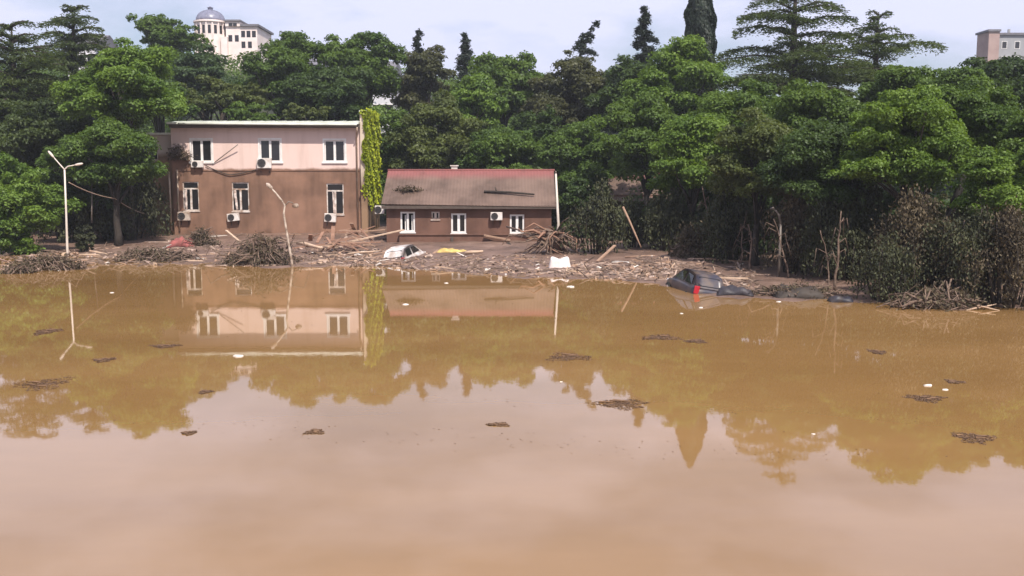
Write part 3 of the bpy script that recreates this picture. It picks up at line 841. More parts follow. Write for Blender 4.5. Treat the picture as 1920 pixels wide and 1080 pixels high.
for k, h in enumerate(los):
    o = window(None, *h, BY, 'transom', M['pvc_dirty'], rnd)
    o.parent = bld; o.matrix_parent_inverse = Matrix.Translation(-Vector(bld.location))
    # torn curtain hanging in front of the broken casement
    c = MB()
    x0 = h[0] + .10 + (.35 if k == 2 else .02); zz = h[2] + (h[3] - h[2]) * .72
    vs, fs = [], []
    for j in range(9):
        fr = j / 8
        y_ = BY + .02 + .04 * math.sin(j * 1.7)
        ww = (.20 - .05 * fr) if k != 2 else .07 + .16 * fr
        dx = .18 * fr * (1 if k == 1 else .3)
        vs += [(x0 + dx, y_, zz - fr * (zz - h[2] - .1)), (x0 + dx + ww, y_ + .03 * math.cos(j * 2.1), zz - fr * (zz - h[2] - .1) + .05)]
        if j: fs.append((2 * j - 2, 2 * j - 1, 2 * j + 1, 2 * j))
    c.add(vs, fs)
    co = c.build('curtain', M['curtain'], o)
# dark wing to the left, mostly behind the trees
WXL = at(165, 300, BY + .6).x
wing_w = [rect(262, 295, 263, 300, BY + .6), rect(264, 290, 350, 398, BY + .6)]
mb = MB(); wall_holes(mb, WXL, BXL - .005, .2, BT - .5, BY + .6, BY + .9, wing_w); bpart(mb, 'wing_wall', M['wing_wall'])
mb = MB(); mb.box(WXL, BXL - .005, BY + .905, BY + 6, .2, BT - .6); 
mb.f = [f for f in mb.f if f != (0, 1, 5, 4)]
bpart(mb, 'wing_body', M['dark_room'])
mb = MB(); mb.box(WXL - .3, BXL - .01, BY + .1, BY + 6.3, BT - .497, BT - .35); bpart(mb, 'wing_roof', M['roof_white'])
for h in wing_w:
    o = window(None, *h, BY + .6, 'upper', M['pvc_dirty'], rnd)
    o.parent = bld; o.matrix_parent_inverse = Matrix.Translation(-Vector(bld.location))

air_conditioner(372, 308, BY, 'small air conditioner under the leftmost upper window of the pink building', M['ac'], .9, .5)
air_conditioner(497, 306, BY, 'white air conditioner under the middle upper window of the pink building', M['ac'], 1.1, .78)
air_conditioner(347, 405, BY, 'muddy air conditioner under the leftmost lower window of the pink building', M['ac_dirty'], .95, .68)
air_conditioner(440, 407, BY, 'tilted air conditioner under the middle lower window of the pink building', M['ac'], .9, .6, R(-6))
air_conditioner(620, 408, BY, 'battered air conditioner under the rightmost lower window of the pink building', M['ac'], .9, .65, R(4))
air_conditioner(256, 402, BY + .6, 'shaded air conditioner on the dark wing behind the trees', M['ac_dirty'], .95, .68)

# ivy on the end wall
rg = np.random.default_rng(21)
iv = empty('climbing_ivy', (FX1 + .02, BY + 3, 2.6))
tag(iv, 'yellow green ivy covering the right end wall of the pink building', 'ivy')
n = 10500
yy = rg.uniform(-.3, 6.2, n); zz = rg.uniform(2.2, FZ + .25, n)
thin = np.clip((zz - 2.2) / 3.2, 0, 1)
keep = rg.random(n) < thin * (0.75 + .35 * np.sin(yy * 1.7 + zz * 1.3)) + .02
yy, zz = yy[keep], zz[keep]
xx = FX1 + .04 + rg.random(len(yy)) ** 2 * (.16 + .14 * np.sin(yy * 2 + zz * 2.6)) 
p = np.stack([xx, BY + yy, zz], 1)
# spill round the front edge and over the coping
n2 = 1300
zf = rg.uniform(3.2, FZ + .1, n2)
edge = (rg.random(n2) ** 1.6) * (.20 + .14 * np.sin(zf * 2.1) + .1 * np.sin(zf * 5.3))
pf = np.stack([FX1 - edge, np.full(n2, BY - .34) - rg.random(n2) * .12, zf], 1)
kf = rg.random(n2) < np.clip((zf - 3.0) / 3, .1, 1)
p = np.concatenate([p, pf[kf]])
nrm = np.tile([.8, -.25, .35], (len(p), 1)) + rg.normal(size=(len(p), 3)) * .4
leaf_object('foliage', p - np.array(iv.location), nrm, .24, LEAF['ivy'], iv, rg, .8)
tm = MB()
for k in range(7):
    y0 = .2 + k * .85
    pts = [(.0, -3 + y0 + .3 * math.sin(j * 1.3 + k), -1.9 + j * 1.3) for j in range(6)]
    tm.tube(pts, [.05, .045, .04, .03, .025, .015], 5)
tm.build('stem', M['bark'], iv, True)

# cables and wall clutter
def cable(label, pts, r=.018, mt='cable', sag=.25):
    P = [Vector(p) for p in pts]
    out = []
    for i in range(len(P) - 1):
        for k in range(8):
            t = k / 8
            q = P[i].lerp(P[i + 1], t); q.z -= sag * 4 * t * (1 - t) * (P[i + 1] - P[i]).length * .1
            out.append(q)
    out.append(P[-1])
    o0 = out[0].copy()
    mb = MB(); mb.tube([p - o0 for p in out], r, 5)
    o = mb.build('cable', M[mt], None, True); o.location = o0
    tag(o, label, 'cable')
cable('pale cable sagging from the double lamp post to the dark wing', [at(129, 342, 59.5), at(215, 372, 66), at(292, 405, 75.5)], .03, 'pipe')
cable('dark cable looping over the flood line left of the upper air conditioner', [at(385, 310, 74.9), at(430, 328, 74.9), at(480, 318, 74.9)], .035, 'cable', .3)
mb = MB(); a, b_ = at(398, 308, 74.95), at(446, 271, 74.6)
mb.tube([Vector((0, 0, 0)), b_ - a], .035, 6)
o = mb.build('bracket_pole', M['lamp_grey'], None, True); o.location = a
tag(o, 'thin dark pole slanting across the pink upper wall', 'pole')

# ------------------------------------------------------------------ small house
HY = 67.0
hx0, hx1 = -8.75, 2.75
house = empty('small_house', ((hx0 + hx1) / 2, HY, 0.2))
tag(house, 'single storey mud coated house with dull red ridge roof', 'house')
def hpart(mb, name, mt, parent=house, **kw):
    off = Vector(house.location)
    mb.v = [tuple(Vector(v) - off) for v in mb.v]
    return mb.build(name, mt, parent, **kw)
ez = at(880, 384, HY - .45).z
hw = [rect(751, 778, 397, 435, HY), rect(846, 874, 400, 437, HY), rect(956, 983, 402, 438, HY)]
hs_ = [rect(809, 824, 397, 411, HY)]
mb = MB(); wall_holes(mb, hx0, hx1, -.3, ez + .1, HY, HY + .3, hw + hs_); hpart(mb, 'front_wall', M['house_wall'])
rz_ = at(880, 320, HY + 3.5).z
for x in (hx0, hx1 - .3):
    mb = MB()
    pr = [(HY + .302, -.3), (HY + 7, -.3), (HY + 7, ez + .1), (HY + 3.5, rz_ - .15), (HY + .302, ez + .1)]
    vs = [(x, y, z) for (y, z) in pr] + [(x + .3, y, z) for (y, z) in pr]
    mb.add(vs, [(4, 3, 2, 1, 0), (5, 6, 7, 8, 9)] + [(k, (k + 1) % 5, 5 + (k + 1) % 5, 5 + k) for k in range(5)])
    hpart(mb, 'gable_wall', M['house_wall'])
mb = MB(); mb.box(hx0 + .3, hx1 - .3, HY + 6.7, HY + 6.99, -.3, ez); hpart(mb, 'back_wall', M['house_wall'])
mb = MB(); mb.box(hx0 + .31, hx1 - .31, HY + 2.4, HY + 2.5, -.2, ez); hpart(mb, 'inner_wall', M['dark_room'])
# corrugated roof slopes
def slope(ya, za, yb, zb, name):
    xs = np.arange(hx0 - .28, hx1 + .36, .115)
    mb = MB(); vs = []; fs = []
    ns = 7
    for i, x in enumerate(xs):
        for j in range(ns):
            fr = j / (ns - 1)
            sag = -.10 * math.sin(math.pi * fr) * (.5 + .5 * math.sin(x * .7)) + .02 * (i % 2) - .016 * (x - hx0) * (1 - fr)
            vs.append((x, ya + (yb - ya) * fr, za + (zb - za) * fr + sag))
    for i in range(len(xs) - 1):
        for j in range(ns - 1):
            fs.append((i * ns + j, (i + 1) * ns + j, (i + 1) * ns + j + 1, i * ns + j + 1))
    mb.add(vs, fs)
    o = hpart(mb, name, M['roof_red'])
    s = o.modifiers.new('thick', 'SOLIDIFY'); s.thickness = .03; s.offset = 1
    return o
r1 = slope(HY - .5, ez + .02, HY + 3.5, rz_, 'roof_slope')
slope(HY + 7.5, ez + .02, HY + 3.5, rz_, 'roof_slope')
mb = MB(); mb.tube([(hx0 - .3, HY + 3.5, rz_ + .02), (hx1 + .36, HY + 3.5, rz_ + .02)], .10, 8); hpart(mb, 'ridge_cap', M['roof_red'], r1, smooth=True)
mb = MB(); mb.box(hx0 - .28, hx1 + .3, HY - .47, HY - .43, ez - .28, ez - .06); hpart(mb, 'fascia', M['dark_wood'], r1)
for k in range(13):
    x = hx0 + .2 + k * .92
    mb = MB(); mb.box(x, x + .1, HY - .42, HY - .003, ez - .16, ez - .05); hpart(mb, 'rafter_end', M['dark_wood'], r1)
for k, h in enumerate(hw):
    o = window(None, *h, HY, 'open' if k == 0 else 'upper', M['pvc'], rnd, fw=.12)
    o.parent = house; o.matrix_parent_inverse = Matrix.Translation(-Vector(house.location))
o = window(None, *hs_[0], HY, 'small', M['pvc_dirty'], rnd)
o.parent = house; o.matrix_parent_inverse = Matrix.Translation(-Vector(house.location))
# plinth ledge, buttress strips
pz = at(880, 441, HY - .3).z
mb = MB(); mb.box(hx0 + .9, hx1 - 1.3, HY - .28, HY - .003, -.4, pz); hpart(mb, 'plinth', M['house_wall'], bevel=.03)
mb = MB(); mb.box(hx0 + .86, hx1 - 1.26, HY - .36, HY - .003, pz + .003, pz + .07); hpart(mb, 'ledge', M['house_wall'])
for px in (843, 880):
    x = at(px, 400, HY).x
    mb = MB(); mb.box(x - .05, x + .05, HY - .035, HY - .002, pz + .08, ez - .2); hpart(mb, 'wall_strip', M['house_wall'])
mb = MB(); x = at(848, 460, HY - .3).x; mb.box(x - .08, x + .08, HY - .42, HY - .29, -.4, pz - .1); hpart(mb, 'buttress', M['dark_wood'])
# vent on the ridge
v = at(852, 310, HY + 3.7)
vent = empty('roof_vent', (v.x, HY + 3.8, rz_ - .1)); tag(vent, 'small white vent sticking up behind the red ridge', 'vent')
MB().box(-.22, .22, -.2, .2, 0, .42).build('stack', M['ac'], vent); MB().box(-.3, .3, -.27, .27, .42, .50).build('cap', M['ac'], vent)
air_conditioner(931, 405, HY, 'air conditioner on the wall of the small house', M['ac'], .82, .56)
# whitish unit on the wall corner by the ivy
air_conditioner(713, 393, 73.5, 'white air conditioner hanging beside the ivy wall, left of the small house', M['ac'], .72, .62)

# timber and leaves lying on the roof
def on_roof(px, fr):    # point on front slope, fr 0 eave .. 1 ridge
    Y = HY - .5 + 4 * fr
    x = (px - 960) / F * Y
    return Vector((x, Y, ez + .02 + (rz_ - ez - .02) * fr + .07))
a, b_ = on_roof(908, .34), on_roof(1002, .26)
mb = MB(); mb.tube([Vector((0, 0, 0)), (b_ - a) * .5 + Vector((0, 0, .05)), b_ - a], [.10, .085, .06], 7)
mb.tube([(b_ - a) * .25, (b_ - a) * .25 + Vector((-.12, .2, .38))], [.06, .03], 5)
o = mb.build('log', M['bark'], None, True); o.location = a; tag(o, 'dark log stranded on the red roof of the small house', 'log')
def twig_mat(center, rx, ry, rz, n, rngseed, mt, mtl=None, name='brush_pile', label='', cat='brush pile', arch=False, group=None, thick=.03):
    """a tangle of bent twigs with a few dead leaves"""
    rr = random.Random(rngseed); ng = np.random.default_rng(rngseed)
    root = empty(name, center); tag(root, label, cat, group)
    mb = MB()
    LP = []
    for k in range(n):
        a = rr.random() * 2 * math.pi; q = math.sqrt(rr.random())
        x, y = math.cos(a) * q * rx, math.sin(a) * q * ry
        hz_ = rz * (1 - q * q * .75) * rr.uniform(.55, 1.1)
        if arch:      # shoots that rise and droop outwards
            ox, oy = x * rr.uniform(.1, .9) + rr.gauss(0, .25) * rx, y * rr.uniform(.1, .9)
            pts = [(ox, oy, 0), (ox * .8 + x * .2, oy * .8 + y * .2, hz_ * .8), (x * .75, y * .75, hz_), (x * 1.05, y * 1.05, hz_ * .6), (x * 1.15, y * 1.15, max(-.05, hz_ * rr.uniform(-.05, .3)))]
        else:
            d = rr.random() * 2 * math.pi; ln = rr.uniform(.35, .95) * rx
            pts = [(x - math.cos(d) * ln * .5, y - math.sin(d) * ln * .5, hz_ * rr.uniform(.0, .7)), (x, y, hz_), (x + math.cos(d) * ln * .45, y + math.sin(d) * ln * .45, hz_ * rr.uniform(.1, 1.25))]
        pts = [tuple(c + rr.uniform(-.13, .13) for c in p) for p in pts]
        t = thick * rr.uniform(.5, 1.5)
        mb.tube(pts, [t * (1 - .7 * i / (len(pts) - 1)) for i in range(len(pts))], 4, False)
        for p in pts[1:]:
            for _ in range(5): LP.append([p[0] + rr.gauss(0, .14), p[1] + rr.gauss(0, .14), p[2] + rr.gauss(-.03, .1)])
    for k in range(max(4, n // 10)):
        a = rr.random() * 2 * math.pi; q = rr.uniform(.2, .9); L = rx * rr.uniform(.4, .9); d = rr.uniform(-.4, .4)
        x, y = math.cos(a) * q * rx, math.sin(a) * q * ry; z_ = rz * (1 - q * q * .7) * rr.uniform(.4, .9)
        sx = 1 if x > 0 else -1
        mb.tube([(x, y, z_), (x + sx * L * .4 + rr.gauss(0, .1), y + d * L, z_ + L * rr.uniform(-.05, .35)), (x + sx * L * .75, y + d * L, z_ + L * rr.uniform(-.3, .45)), (x + sx * L, y + d * L, max(.02, z_ + L * rr.uniform(-.7, .4)))], [thick * 1.5, thick * 1.2, thick * .8, thick * .3], 5, False)
    mb.build('twigs', M[mt], root)['kind'] = 'stuff'
    if mtl:
        LP = np.array(LP); LP[:, 2] = np.maximum(LP[:, 2], .01)
        leaf_object('leaves', LP, ng.normal(size=LP.shape) + [0, 0, .4], .17, LEAF[mtl], root, ng, .45)
    return root
c = on_roof(768, .40)
twig_mat(c - Vector((0, 0, .05)), .75, .25, .14, 46, 31, 'mud_bark', 'muddy', 'twig_heap', 'small heap of twigs stranded on the left of the red roof', 'twigs', thick=.025)

# ------------------------------------------------------------------ ruined shed right of the house
s0 = at(1150, 380, 73); s1 = at(1250, 380, 73)
shed = empty('shed', ((s0.x + s1.x) / 2, 73, .4)); tag(shed, 'shed with dull brownish roof half hidden by trees', 'shed')
hw2 = (s1.x - s0.x) / 2
mb = MB(); mb.box(-hw2, hw2, 0, 4, -.3, s0.z + .2); mb.build('wall', M['house_wall'], shed)
zt_ = at(1200, 326, 75).z - .4
mb = MB(); mb.add([(-hw2 - .3, -.4, s0.z - .35), (hw2 + .3, -.4, s0.z - .35), (hw2 + .3, 2.2, zt_), (-hw2 - .3, 2.2, zt_),
                   (-hw2 - .3, -.4, s0.z - .27), (hw2 + .3, -.4, s0.z - .27), (hw2 + .3, 2.2, zt_ + .08), (-hw2 - .3, 2.2, zt_ + .08),
                   (hw2 + .3, 4.4, s0.z - .3), (-hw2 - .3, 4.4, s0.z - .3)],
                  [(0, 3, 2, 1), (4, 5, 6, 7), (0, 1, 5, 4), (1, 2, 6, 5), (3, 0, 4, 7), (6, 8, 9, 7)])
mb.build('roof', M['roof_red'], shed)
mb = MB(); mb.box(-.5, .5, -.05, -.003, 0, 2.0); mb.build('door', M['dark_wood'], shed)

# ------------------------------------------------------------------ far buildings on the hill
DY = 180.0
dp = at(397, 95, DY)
dm = empty('domed_mansion', (dp.x, DY, hz(dp.x, DY))); tag(dm, 'cream mansion with grey blue dome high on the hill', 'mansion')
dz = lambda py: at(397, py, DY).z - dm.location.z
px_m = DY / F
def drel(px): return at(px, 60, DY).x - dm.location.x
rdr = 2.7
mb = MB(); mb.lathe([(rdr, dz(95) - 4), (rdr, dz(45)), (rdr * 1.0, dz(45) + .02)], 32); mb.build('drum', M['cream'], dm)
mb = MB(); mb.lathe([(rdr * 1.0, dz(45)), (rdr * 1.13, dz(45) + .1), (rdr * 1.13, dz(41)), (rdr * .98, dz(40))], 32); mb.build('cornice', M['cream'], dm)
H = dz(19) - dz(40)
mb = MB(); mb.lathe([(rdr * .96 * math.cos(R(a)), dz(40) + H * math.sin(R(a))) for a in range(0, 88, 8)], 32)
dome = mb.build('dome', M['dome'], dm, True)
for k in range(12):
    a = 2 * math.pi * k / 12
    mb = MB(); mb.tube([(rdr * .97 * math.cos(R(e)) * math.cos(a), rdr * .97 * math.cos(R(e)) * math.sin(a), dz(40) + H * 1.01 * math.sin(R(e))) for e in range(2, 88, 12)], .05, 4)
    mb.build('rib', M['dome'], dome)
mb = MB(); mb.lathe([(.45, dz(19) - .1), (.45, dz(19) + .35), (.6, dz(19) + .4), (.5, dz(12) - .3), (.1, dz(12))], 12); mb.build('finial', M['dome'], dome)
for k in range(16):
    a = 2 * math.pi * k / 16
    mb = MB(); mb.tube([(rdr * 1.03 * math.cos(a), rdr * 1.03 * math.sin(a), dz(95) - 3), (rdr * 1.03 * math.cos(a), rdr * 1.03 * math.sin(a), dz(45))], .16, 6); mb.build('column', M['cream'], dm)
    a += math.pi / 16
    ca, sa = math.cos(a), math.sin(a)
    mb = MB(); mb.obox((rdr * 1.0 * ca, rdr * 1.0 * sa, dz(58)), (-sa * .26, ca * .26, 0), (ca * .03, sa * .03, 0), (0, 0, .75)); mb.build('window', M['glass'], dm)
mb = MB(); mb.box(drel(428), drel(486), -1.5, 9, dz(110) - 6, dz(52)); mb.build('wing', M['cream'], dm)
mb = MB(); mb.box(drel(428), drel(455), -1.8, 6, dz(52), dz(43)); mb.build('attic', M['cream'], dm)
mb = MB(); mb.box(drel(426), drel(457), -2.1, 6.3, dz(43) + .003, dz(40)); mb.build('attic_roof', M['far_roof'], dm)
mb = MB(); mb.box(drel(455) + .1, drel(490), -1.9, 9.4, dz(52) + .003, dz(48)); mb.build('wing_roof', M['far_roof'], dm)
for (px, pa, pb, yy_) in ((438, 46, 52, -1.83), (446, 46, 52, -1.83), (436, 68, 80, -1.53), (448, 68, 80, -1.53), (460, 60, 72, -1.53), (470, 60, 72, -1.53), (480, 60, 72, -1.53), (460, 80, 92, -1.53), (472, 80, 92, -1.53)):
    mb = MB(); mb.box(drel(px) - .35, drel(px) + .35, yy_, yy_ + .025, dz(pb), dz(pa)); mb.build('window', M['glass'], dm)
mb = MB(); mb.box(drel(420), drel(432), -2.2, 1, dz(110) - 6, dz(72)); mb.build('bay', M['cream'], dm)

def block(name, label, cat, pxa, pxb, pytop, Y, depth, wm, rm, rows, cols, parapet=.5, roof_gable=0.0):
    a, b2 = at(pxa, pytop, Y), at(pxb, pytop, Y)
    cx = (a.x + b2.x) / 2; zg = hz(cx, Y)
    root = empty(name, (cx, Y, zg)); tag(root, label, cat)
    w2 = (b2.x - a.x) / 2; H = a.z - zg
    MB().box(-w2, w2, 0, depth, -2, H).build('wall', wm, root)
    if roof_gable:
        mb = MB(); mb.add([(-w2 - .4, -.5, H + .003), (w2 + .4, -.5, H + .003), (w2 + .4, depth + .5, H + .003), (-w2 - .4, depth + .5, H + .003), (-w2 - .4, depth / 2, H + roof_gable), (w2 + .4, depth / 2, H + roof_gable)],
                          [(0, 3, 2, 1), (0, 1, 5, 4), (2, 3, 4, 5), (0, 4, 3), (1, 2, 5)]); mb.build('roof', rm, root)
    else:
        MB().box(-w2 - .4, w2 + .4, -.4, depth + .4, H + .003, H + parapet).build('roof', rm, root)
    for r_ in range(rows):
        for c_ in range(cols):
            x = -w2 + (c_ + .5) * 2 * w2 / cols; z = H - 1.2 - r_ * 3.0
            o = MB().box(x - .55, x + .55, -.05, .02, z - 1.5, z).build('window', M['pvc'], root)
            MB().box(x - .45, x + .45, -.06, -.052, z - 1.4, z - .1).build('pane', M['glass'], o)
    return root
gb = block('office_block', 'long grey flat roofed block on the far right skyline', 'building', 1872, 2090, 66, 200, 6, M['grey_block'], M['far_roof'], 3, 9, .45)
mb = MB(); w2 = -(at(1872, 66, 200).x - gb.location.x)
mb.box(-w2 - 2.2, -w2 - .01, -.6, 4.4, -2, at(1850, 60, 200).z - gb.location.z); mb.build('end_tower', M['brick'], gb)
mb = MB(); mb.box(-w2 - 2.5, -w2 + .1, -.9, 4.7, at(1850, 60, 200).z - gb.location.z + .003, at(1850, 57, 200).z - gb.location.z + .1); mb.build('end_tower_roof', M['far_roof'], gb)
for q in (3, 7, 12): MB().box(-w2 + q, -w2 + q + .4, 2, 2.4, at(1850, 66, 200).z - gb.location.z + .46, at(1850, 66, 200).z - gb.location.z + 1.5).build('chimney', M['grey_block'], gb)
block('hillside_house', 'pale house glimpsed between the skyline trees above the ivy wall', 'house', 698, 735, 132, 124, 8, M['far_white'], M['far_roof'], 2, 3, .3, 1.6)
block('hillside_house', 'pale house glimpsed behind the flat topped cedar at upper left', 'house', 125, 178, 84, 130, 8, M['far_white'], M['far_roof'], 2, 3, .3, 1.8)
block('hillside_house', 'pale house glimpsed through the broad skyline tree right of the dome', 'house', 575, 615, 122, 128, 8, M['far_white'], M['far_roof'], 2, 2, .3, 1.4)

# ------------------------------------------------------------------ lamp posts and poles
g0 = ground(127, 481)
lp = empty('street_lamp', (g0.x, g0.y, -.4)); tag(lp, 'pale double armed street lamp standing in the water at left', 'street lamp')
Yl = g0.y
def lrel(px, py): return at(px, py, Yl) - Vector(lp.location)
topp = lrel(121, 318)
MB().tube([(0, 0, 0), (0, 0, .9), topp * .5, topp], [.085, .075, .06, .05], 10).build('pole', M['lamp_white'], lp, True)
for (ex, ey, mid) in ((99, 293, (112, 308)), (143, 309, (127, 312))):
    e = lrel(ex, ey); m_ = lrel(*mid)
    arm = MB().tube([topp, topp.lerp(m_, .5), m_, e], [.045, .04, .035, .03], 8).build('arm', M['lamp_white'], lp, True)
    d = (e - m_).normalized()
    mb = MB(); mb.tube([e - d * .12, e, e + d * .2, e + d * .36, e + d * .42], [.03, .065, .08, .06, .02], 10)
    mb.build('lamp_head', M['lamp_white'], arm, True)

g1 = ground(1040, 478)
o = MB().tube([(0, 0, -.5), at(1047, 420, g1.y) - g1, at(1042, 324, g1.y) - g1], [.095, .085, .06], 9)
pole = empty('utility_pole', g1); tag(pole, 'leaning white pole at the right end of the small house', 'pole')
o.build('pole', M['lamp_white'], pole, True)
t_ = at(1042, 324, g1.y) - g1
MB().tube([t_ - Vector((0, 0, .02)), t_ + Vector((0, 0, .12))], [.085, .03], 8).build('cap', M['lamp_grey'], pole, True)

g2 = ground(549, 500)
bl = empty('street_lamp', (g2.x, g2.y, -.3)); tag(bl, 'bent broken street lamp rising from the brush pile', 'street lamp')
def brel(px, py): return at(px, py, g2.y) - Vector(bl.location)
MB().tube([(0, 0, 0), brel(547, 490), brel(541, 455), brel(536, 425), brel(532, 400), brel(534, 385), brel(529, 377)], [.07, .07, .065, .06, .055, .05, .045], 9).build('pole', M['lamp_muddy'], bl, True)
a1 = MB().tube([brel(529, 377), brel(517, 362), brel(508, 352)], [.055, .05, .045], 8).build('arm', M['lamp_muddy'], bl, True)
d0 = brel(508, 352)
dv = (brel(503, 347) - d0).normalized()
MB().tube([d0 - dv * .1, d0, d0 + dv * .22, d0 + dv * .35], [.05, .10, .11, .03], 9).build('lamp_head', M['lamp_muddy'], a1, True)
a2 = MB().tube([brel(533, 388), brel(541, 378), brel(550, 381)], [.03, .028, .025], 7).build('arm', M['lamp_grey'], bl, True)
hc = brel(554, 386)
MB().lathe([(.03, .14), (.13, .11), (.19, .02), (.16, -.08), (.03, -.12)][::-1], 12, hc).build('lamp_head', M['lamp_muddy'], a2, True)

g3 = ground(1460, 520, .15)
sl = empty('street_lamp', (g3.x, g3.y, hz(g3.x, g3.y) - .1)); tag(sl, 'small grey street lamp with curled top before the right thicket', 'street lamp')
def srel(px, py): return at(px, py, g3.y) - Vector(sl.location)
MB().tube([(0, 0, 0), srel(1462, 470), srel(1464, 420)], [.07, .06, .05], 8).build('pole', M['lamp_grey'], sl, True)
ar = MB().tube([srel(1464, 420), srel(1461, 405), srel(1456, 396), srel(1450, 392)], [.05, .045, .04, .04], 8).build('arm', M['lamp_grey'], sl, True)
MB().tube([srel(1453, 393), srel(1449, 390), srel(1444, 391)], [.03, .07, .02], 9).build('lamp_head', M['lamp_grey'], ar, True)

# ------------------------------------------------------------------ sunken cars
def car(label, loc, rot, paint):
    root = empty('car', loc, rot); tag(root, label, 'car')
    st = [(-1.86, .60, .34, .74), (-1.78, .74, .26, .90), (-1.2, .80, .22, .95), (-.3, .82, .22, .93), (.6, .82, .22, .90), (1.25, .80, .22, .82), (1.72, .72, .26, .68), (1.86, .56, .34, .55)]
    vs, fs = [], []
    for (x, w, zb_, zt2) in st:
        zm = (zb_ + zt2) * .5
        ring = [(-w * .86, zb_), (-w, zm), (-w * .98, zt2 - .06), (-w * .88, zt2), (w * .88, zt2), (w * .98, zt2 - .06), (w, zm), (w * .86, zb_)]
        vs += [(x, y, z) for (y, z) in ring]
    for i in range(len(st) - 1):
        for k in range(8):
            fs.append((i * 8 + k, (i + 1) * 8 + k, (i + 1) * 8 + (k + 1) % 8, i * 8 + (k + 1) % 8))
    fs.append(tuple(range(8))); fs.append(tuple((len(st) - 1) * 8 + k for k in range(7, -1, -1)))
    MB().add(vs, fs).build('body', paint, root, True, sub=2)
    # cabin: base ring at belt and roof ring
    base = [(-1.72, .70), (.92, .72)]
    zb2 = .88
    cab = [(-1.74, zb2, .70), (-1.50, 1.20, .64), (-1.28, 1.40, .58), (-.5, 1.47, .57), (.15, 1.42, .57), (.40, 1.28, .61), (.98, zb2, .70)]
    vs, fs = [], []
    for (x, z, w) in cab:
        vs += [(x, -w, z), (x, -w * .55, z + .018), (x, w * .55, z + .018), (x, w, z)]
    n_ = len(cab)
    for i in range(n_ - 1):
        for k in range(3): fs.append((i * 4 + k, (i + 1) * 4 + k, (i + 1) * 4 + k + 1, i * 4 + k + 1))
    # sides
    for s in (0, 3):
        side = [i * 4 + s for i in range(n_)]
        fl = [(x, (-1 if s == 0 else 1) * .76, zb2 - .03) for (x, z, w) in cab]
        b0 = len(vs); vs += fl
        for i in range(n_ - 1):
            q = (side[i], side[i + 1], b0 + i + 1, b0 + i)
            fs.append(q if s == 0 else q[::-1])
    MB().add(vs, fs).build('cabin', paint, root, True)
    # glass panes standing 8 mm proud
    def pane(name, p4):
        c = sum((Vector(p) for p in p4), Vector()) / 4
        nn = (Vector(p4[1]) - Vector(p4[0])).cross(Vector(p4[2]) - Vector(p4[0])).normalized()
        if nn.dot(c - Vector((-.4, 0, .8))) < 0: nn = -nn
        q = [c + (Vector(p) - c) * .9 + nn * .018 for p in p4]
        q2 = [v_ - nn * .012 for v_ in q]
        MB().add(q + q2, [(0, 1, 2, 3), (7, 6, 5, 4)] + [(k, k + 4, (k + 1) % 4 + 4, (k + 1) % 4) for k in range(4)]).build(name, M['glass'], root)
    pane('rear_window', [(-1.70, -.62, .93), (-1.70, .62, .93), (-1.34, .52, 1.35), (-1.34, -.52, 1.35)])
    pane('windscreen', [(.93, -.64, .92), (.93, .64, .92), (.24, .52, 1.38), (.24, -.52, 1.38)])
    for s in (-1, 1):
        pane('side_window', [(-1.45, s * .745, .93), (-.55, s * .745, .93), (-.55, s * .615, 1.38), (-1.22, s * .615, 1.33)])
        pane('side_window', [(-.45, s * .745, .93), (.70, s * .745, .93), (.14, s * .615, 1.34), (-.45, s * .615, 1.38)])
        t = MB(); t.obox((-1.80, s * .63, .80), (.035, 0, 0), (0, .12, 0), (0, 0, .17)); t.build('tail_light', M['tail'], root, bevel=.02)
        t = MB(); t.obox((1.74, s * .52, .60), (.05, 0, 0), (0, .15, 0), (0, 0, .07)); t.build('headlight', M['pvc'], root, bevel=.02)
        for x in (-1.15, 1.15):
            wh = MB(); wh.lathe([(.18, -.09), (.29, -.09), (.30, -.05), (.30, .05), (.29, .09), (.18, .09)], 20)
            o = wh.build('wheel', M['tyre'], root, True); o.location = (x, s * .74, .28); o.rotation_euler = (R(90), 0, 0)
            rm = MB(); rm.lathe([(.17, -.095), (.17, .095)], 14); rm.build('rim', M['ac'], o)
    t = MB(); t.obox((-1.86, 0, .44), (.06, 0, 0), (0, .62, 0), (0, 0, .10)); t.build('bumper', paint, root, bevel=.03)
    t = MB(); t.obox((-1.835, 0, .62), (.012, 0, 0), (0, .26, 0), (0, 0, .06)); t.build('number_plate', M['pvc'], root)
    return root
g = ground(758, 487)
car('white car sunk to its windows in front of the small house', (g.x, g.y + 1.4, -.66), (R(-7), R(-6), R(74)), M['white_paint'])
g = ground(1303, 549)
car('dark blue car with red tail light half sunk at the muddy shore', (g.x + .15, g.y + 1.55, -.60), (R(10), R(-4), R(100)), M['dark_paint'])

# white tub
g = ground(1050, 506)
mb = MB(); vs, fs = [], []
secs = [(-.62, .30), (-.56, .46), (-.50, .62), (-.30, .60), (0, .57), (.30, .60), (.50, .62), (.56, .46), (.62, .30)]
rows = [(0.0, 1.0, -.15), (.0, 1.0, .0), (.25, .93, .22), (.4, .86, .42), (.5, .80, 1.0)]
nseg = 24
for (q, sc, zz) in [(0, 1.08, -.2), (0, 1.06, .05), (0, .97, .22), (0, .90, .42), (0, .82, .58)]:
    for k in range(nseg):
        a = 2 * math.pi * k / nseg
        ca, sa = math.cos(a), math.sin(a)
        sx = math.copysign(abs(ca) ** .5, ca) * .58 * sc; sy = math.copysign(abs(sa) ** .5, sa) * .36 * sc
        z = zz + (.20 * abs(ca) ** 2 - .08 if zz > .5 else 0)
        vs.append((sx, sy, z))
for i in range(4):
    for k in range(nseg): fs.append((i * nseg + k, i * nseg + (k + 1) % nseg, (i + 1) * nseg + (k + 1) % nseg, (i + 1) * nseg + k))
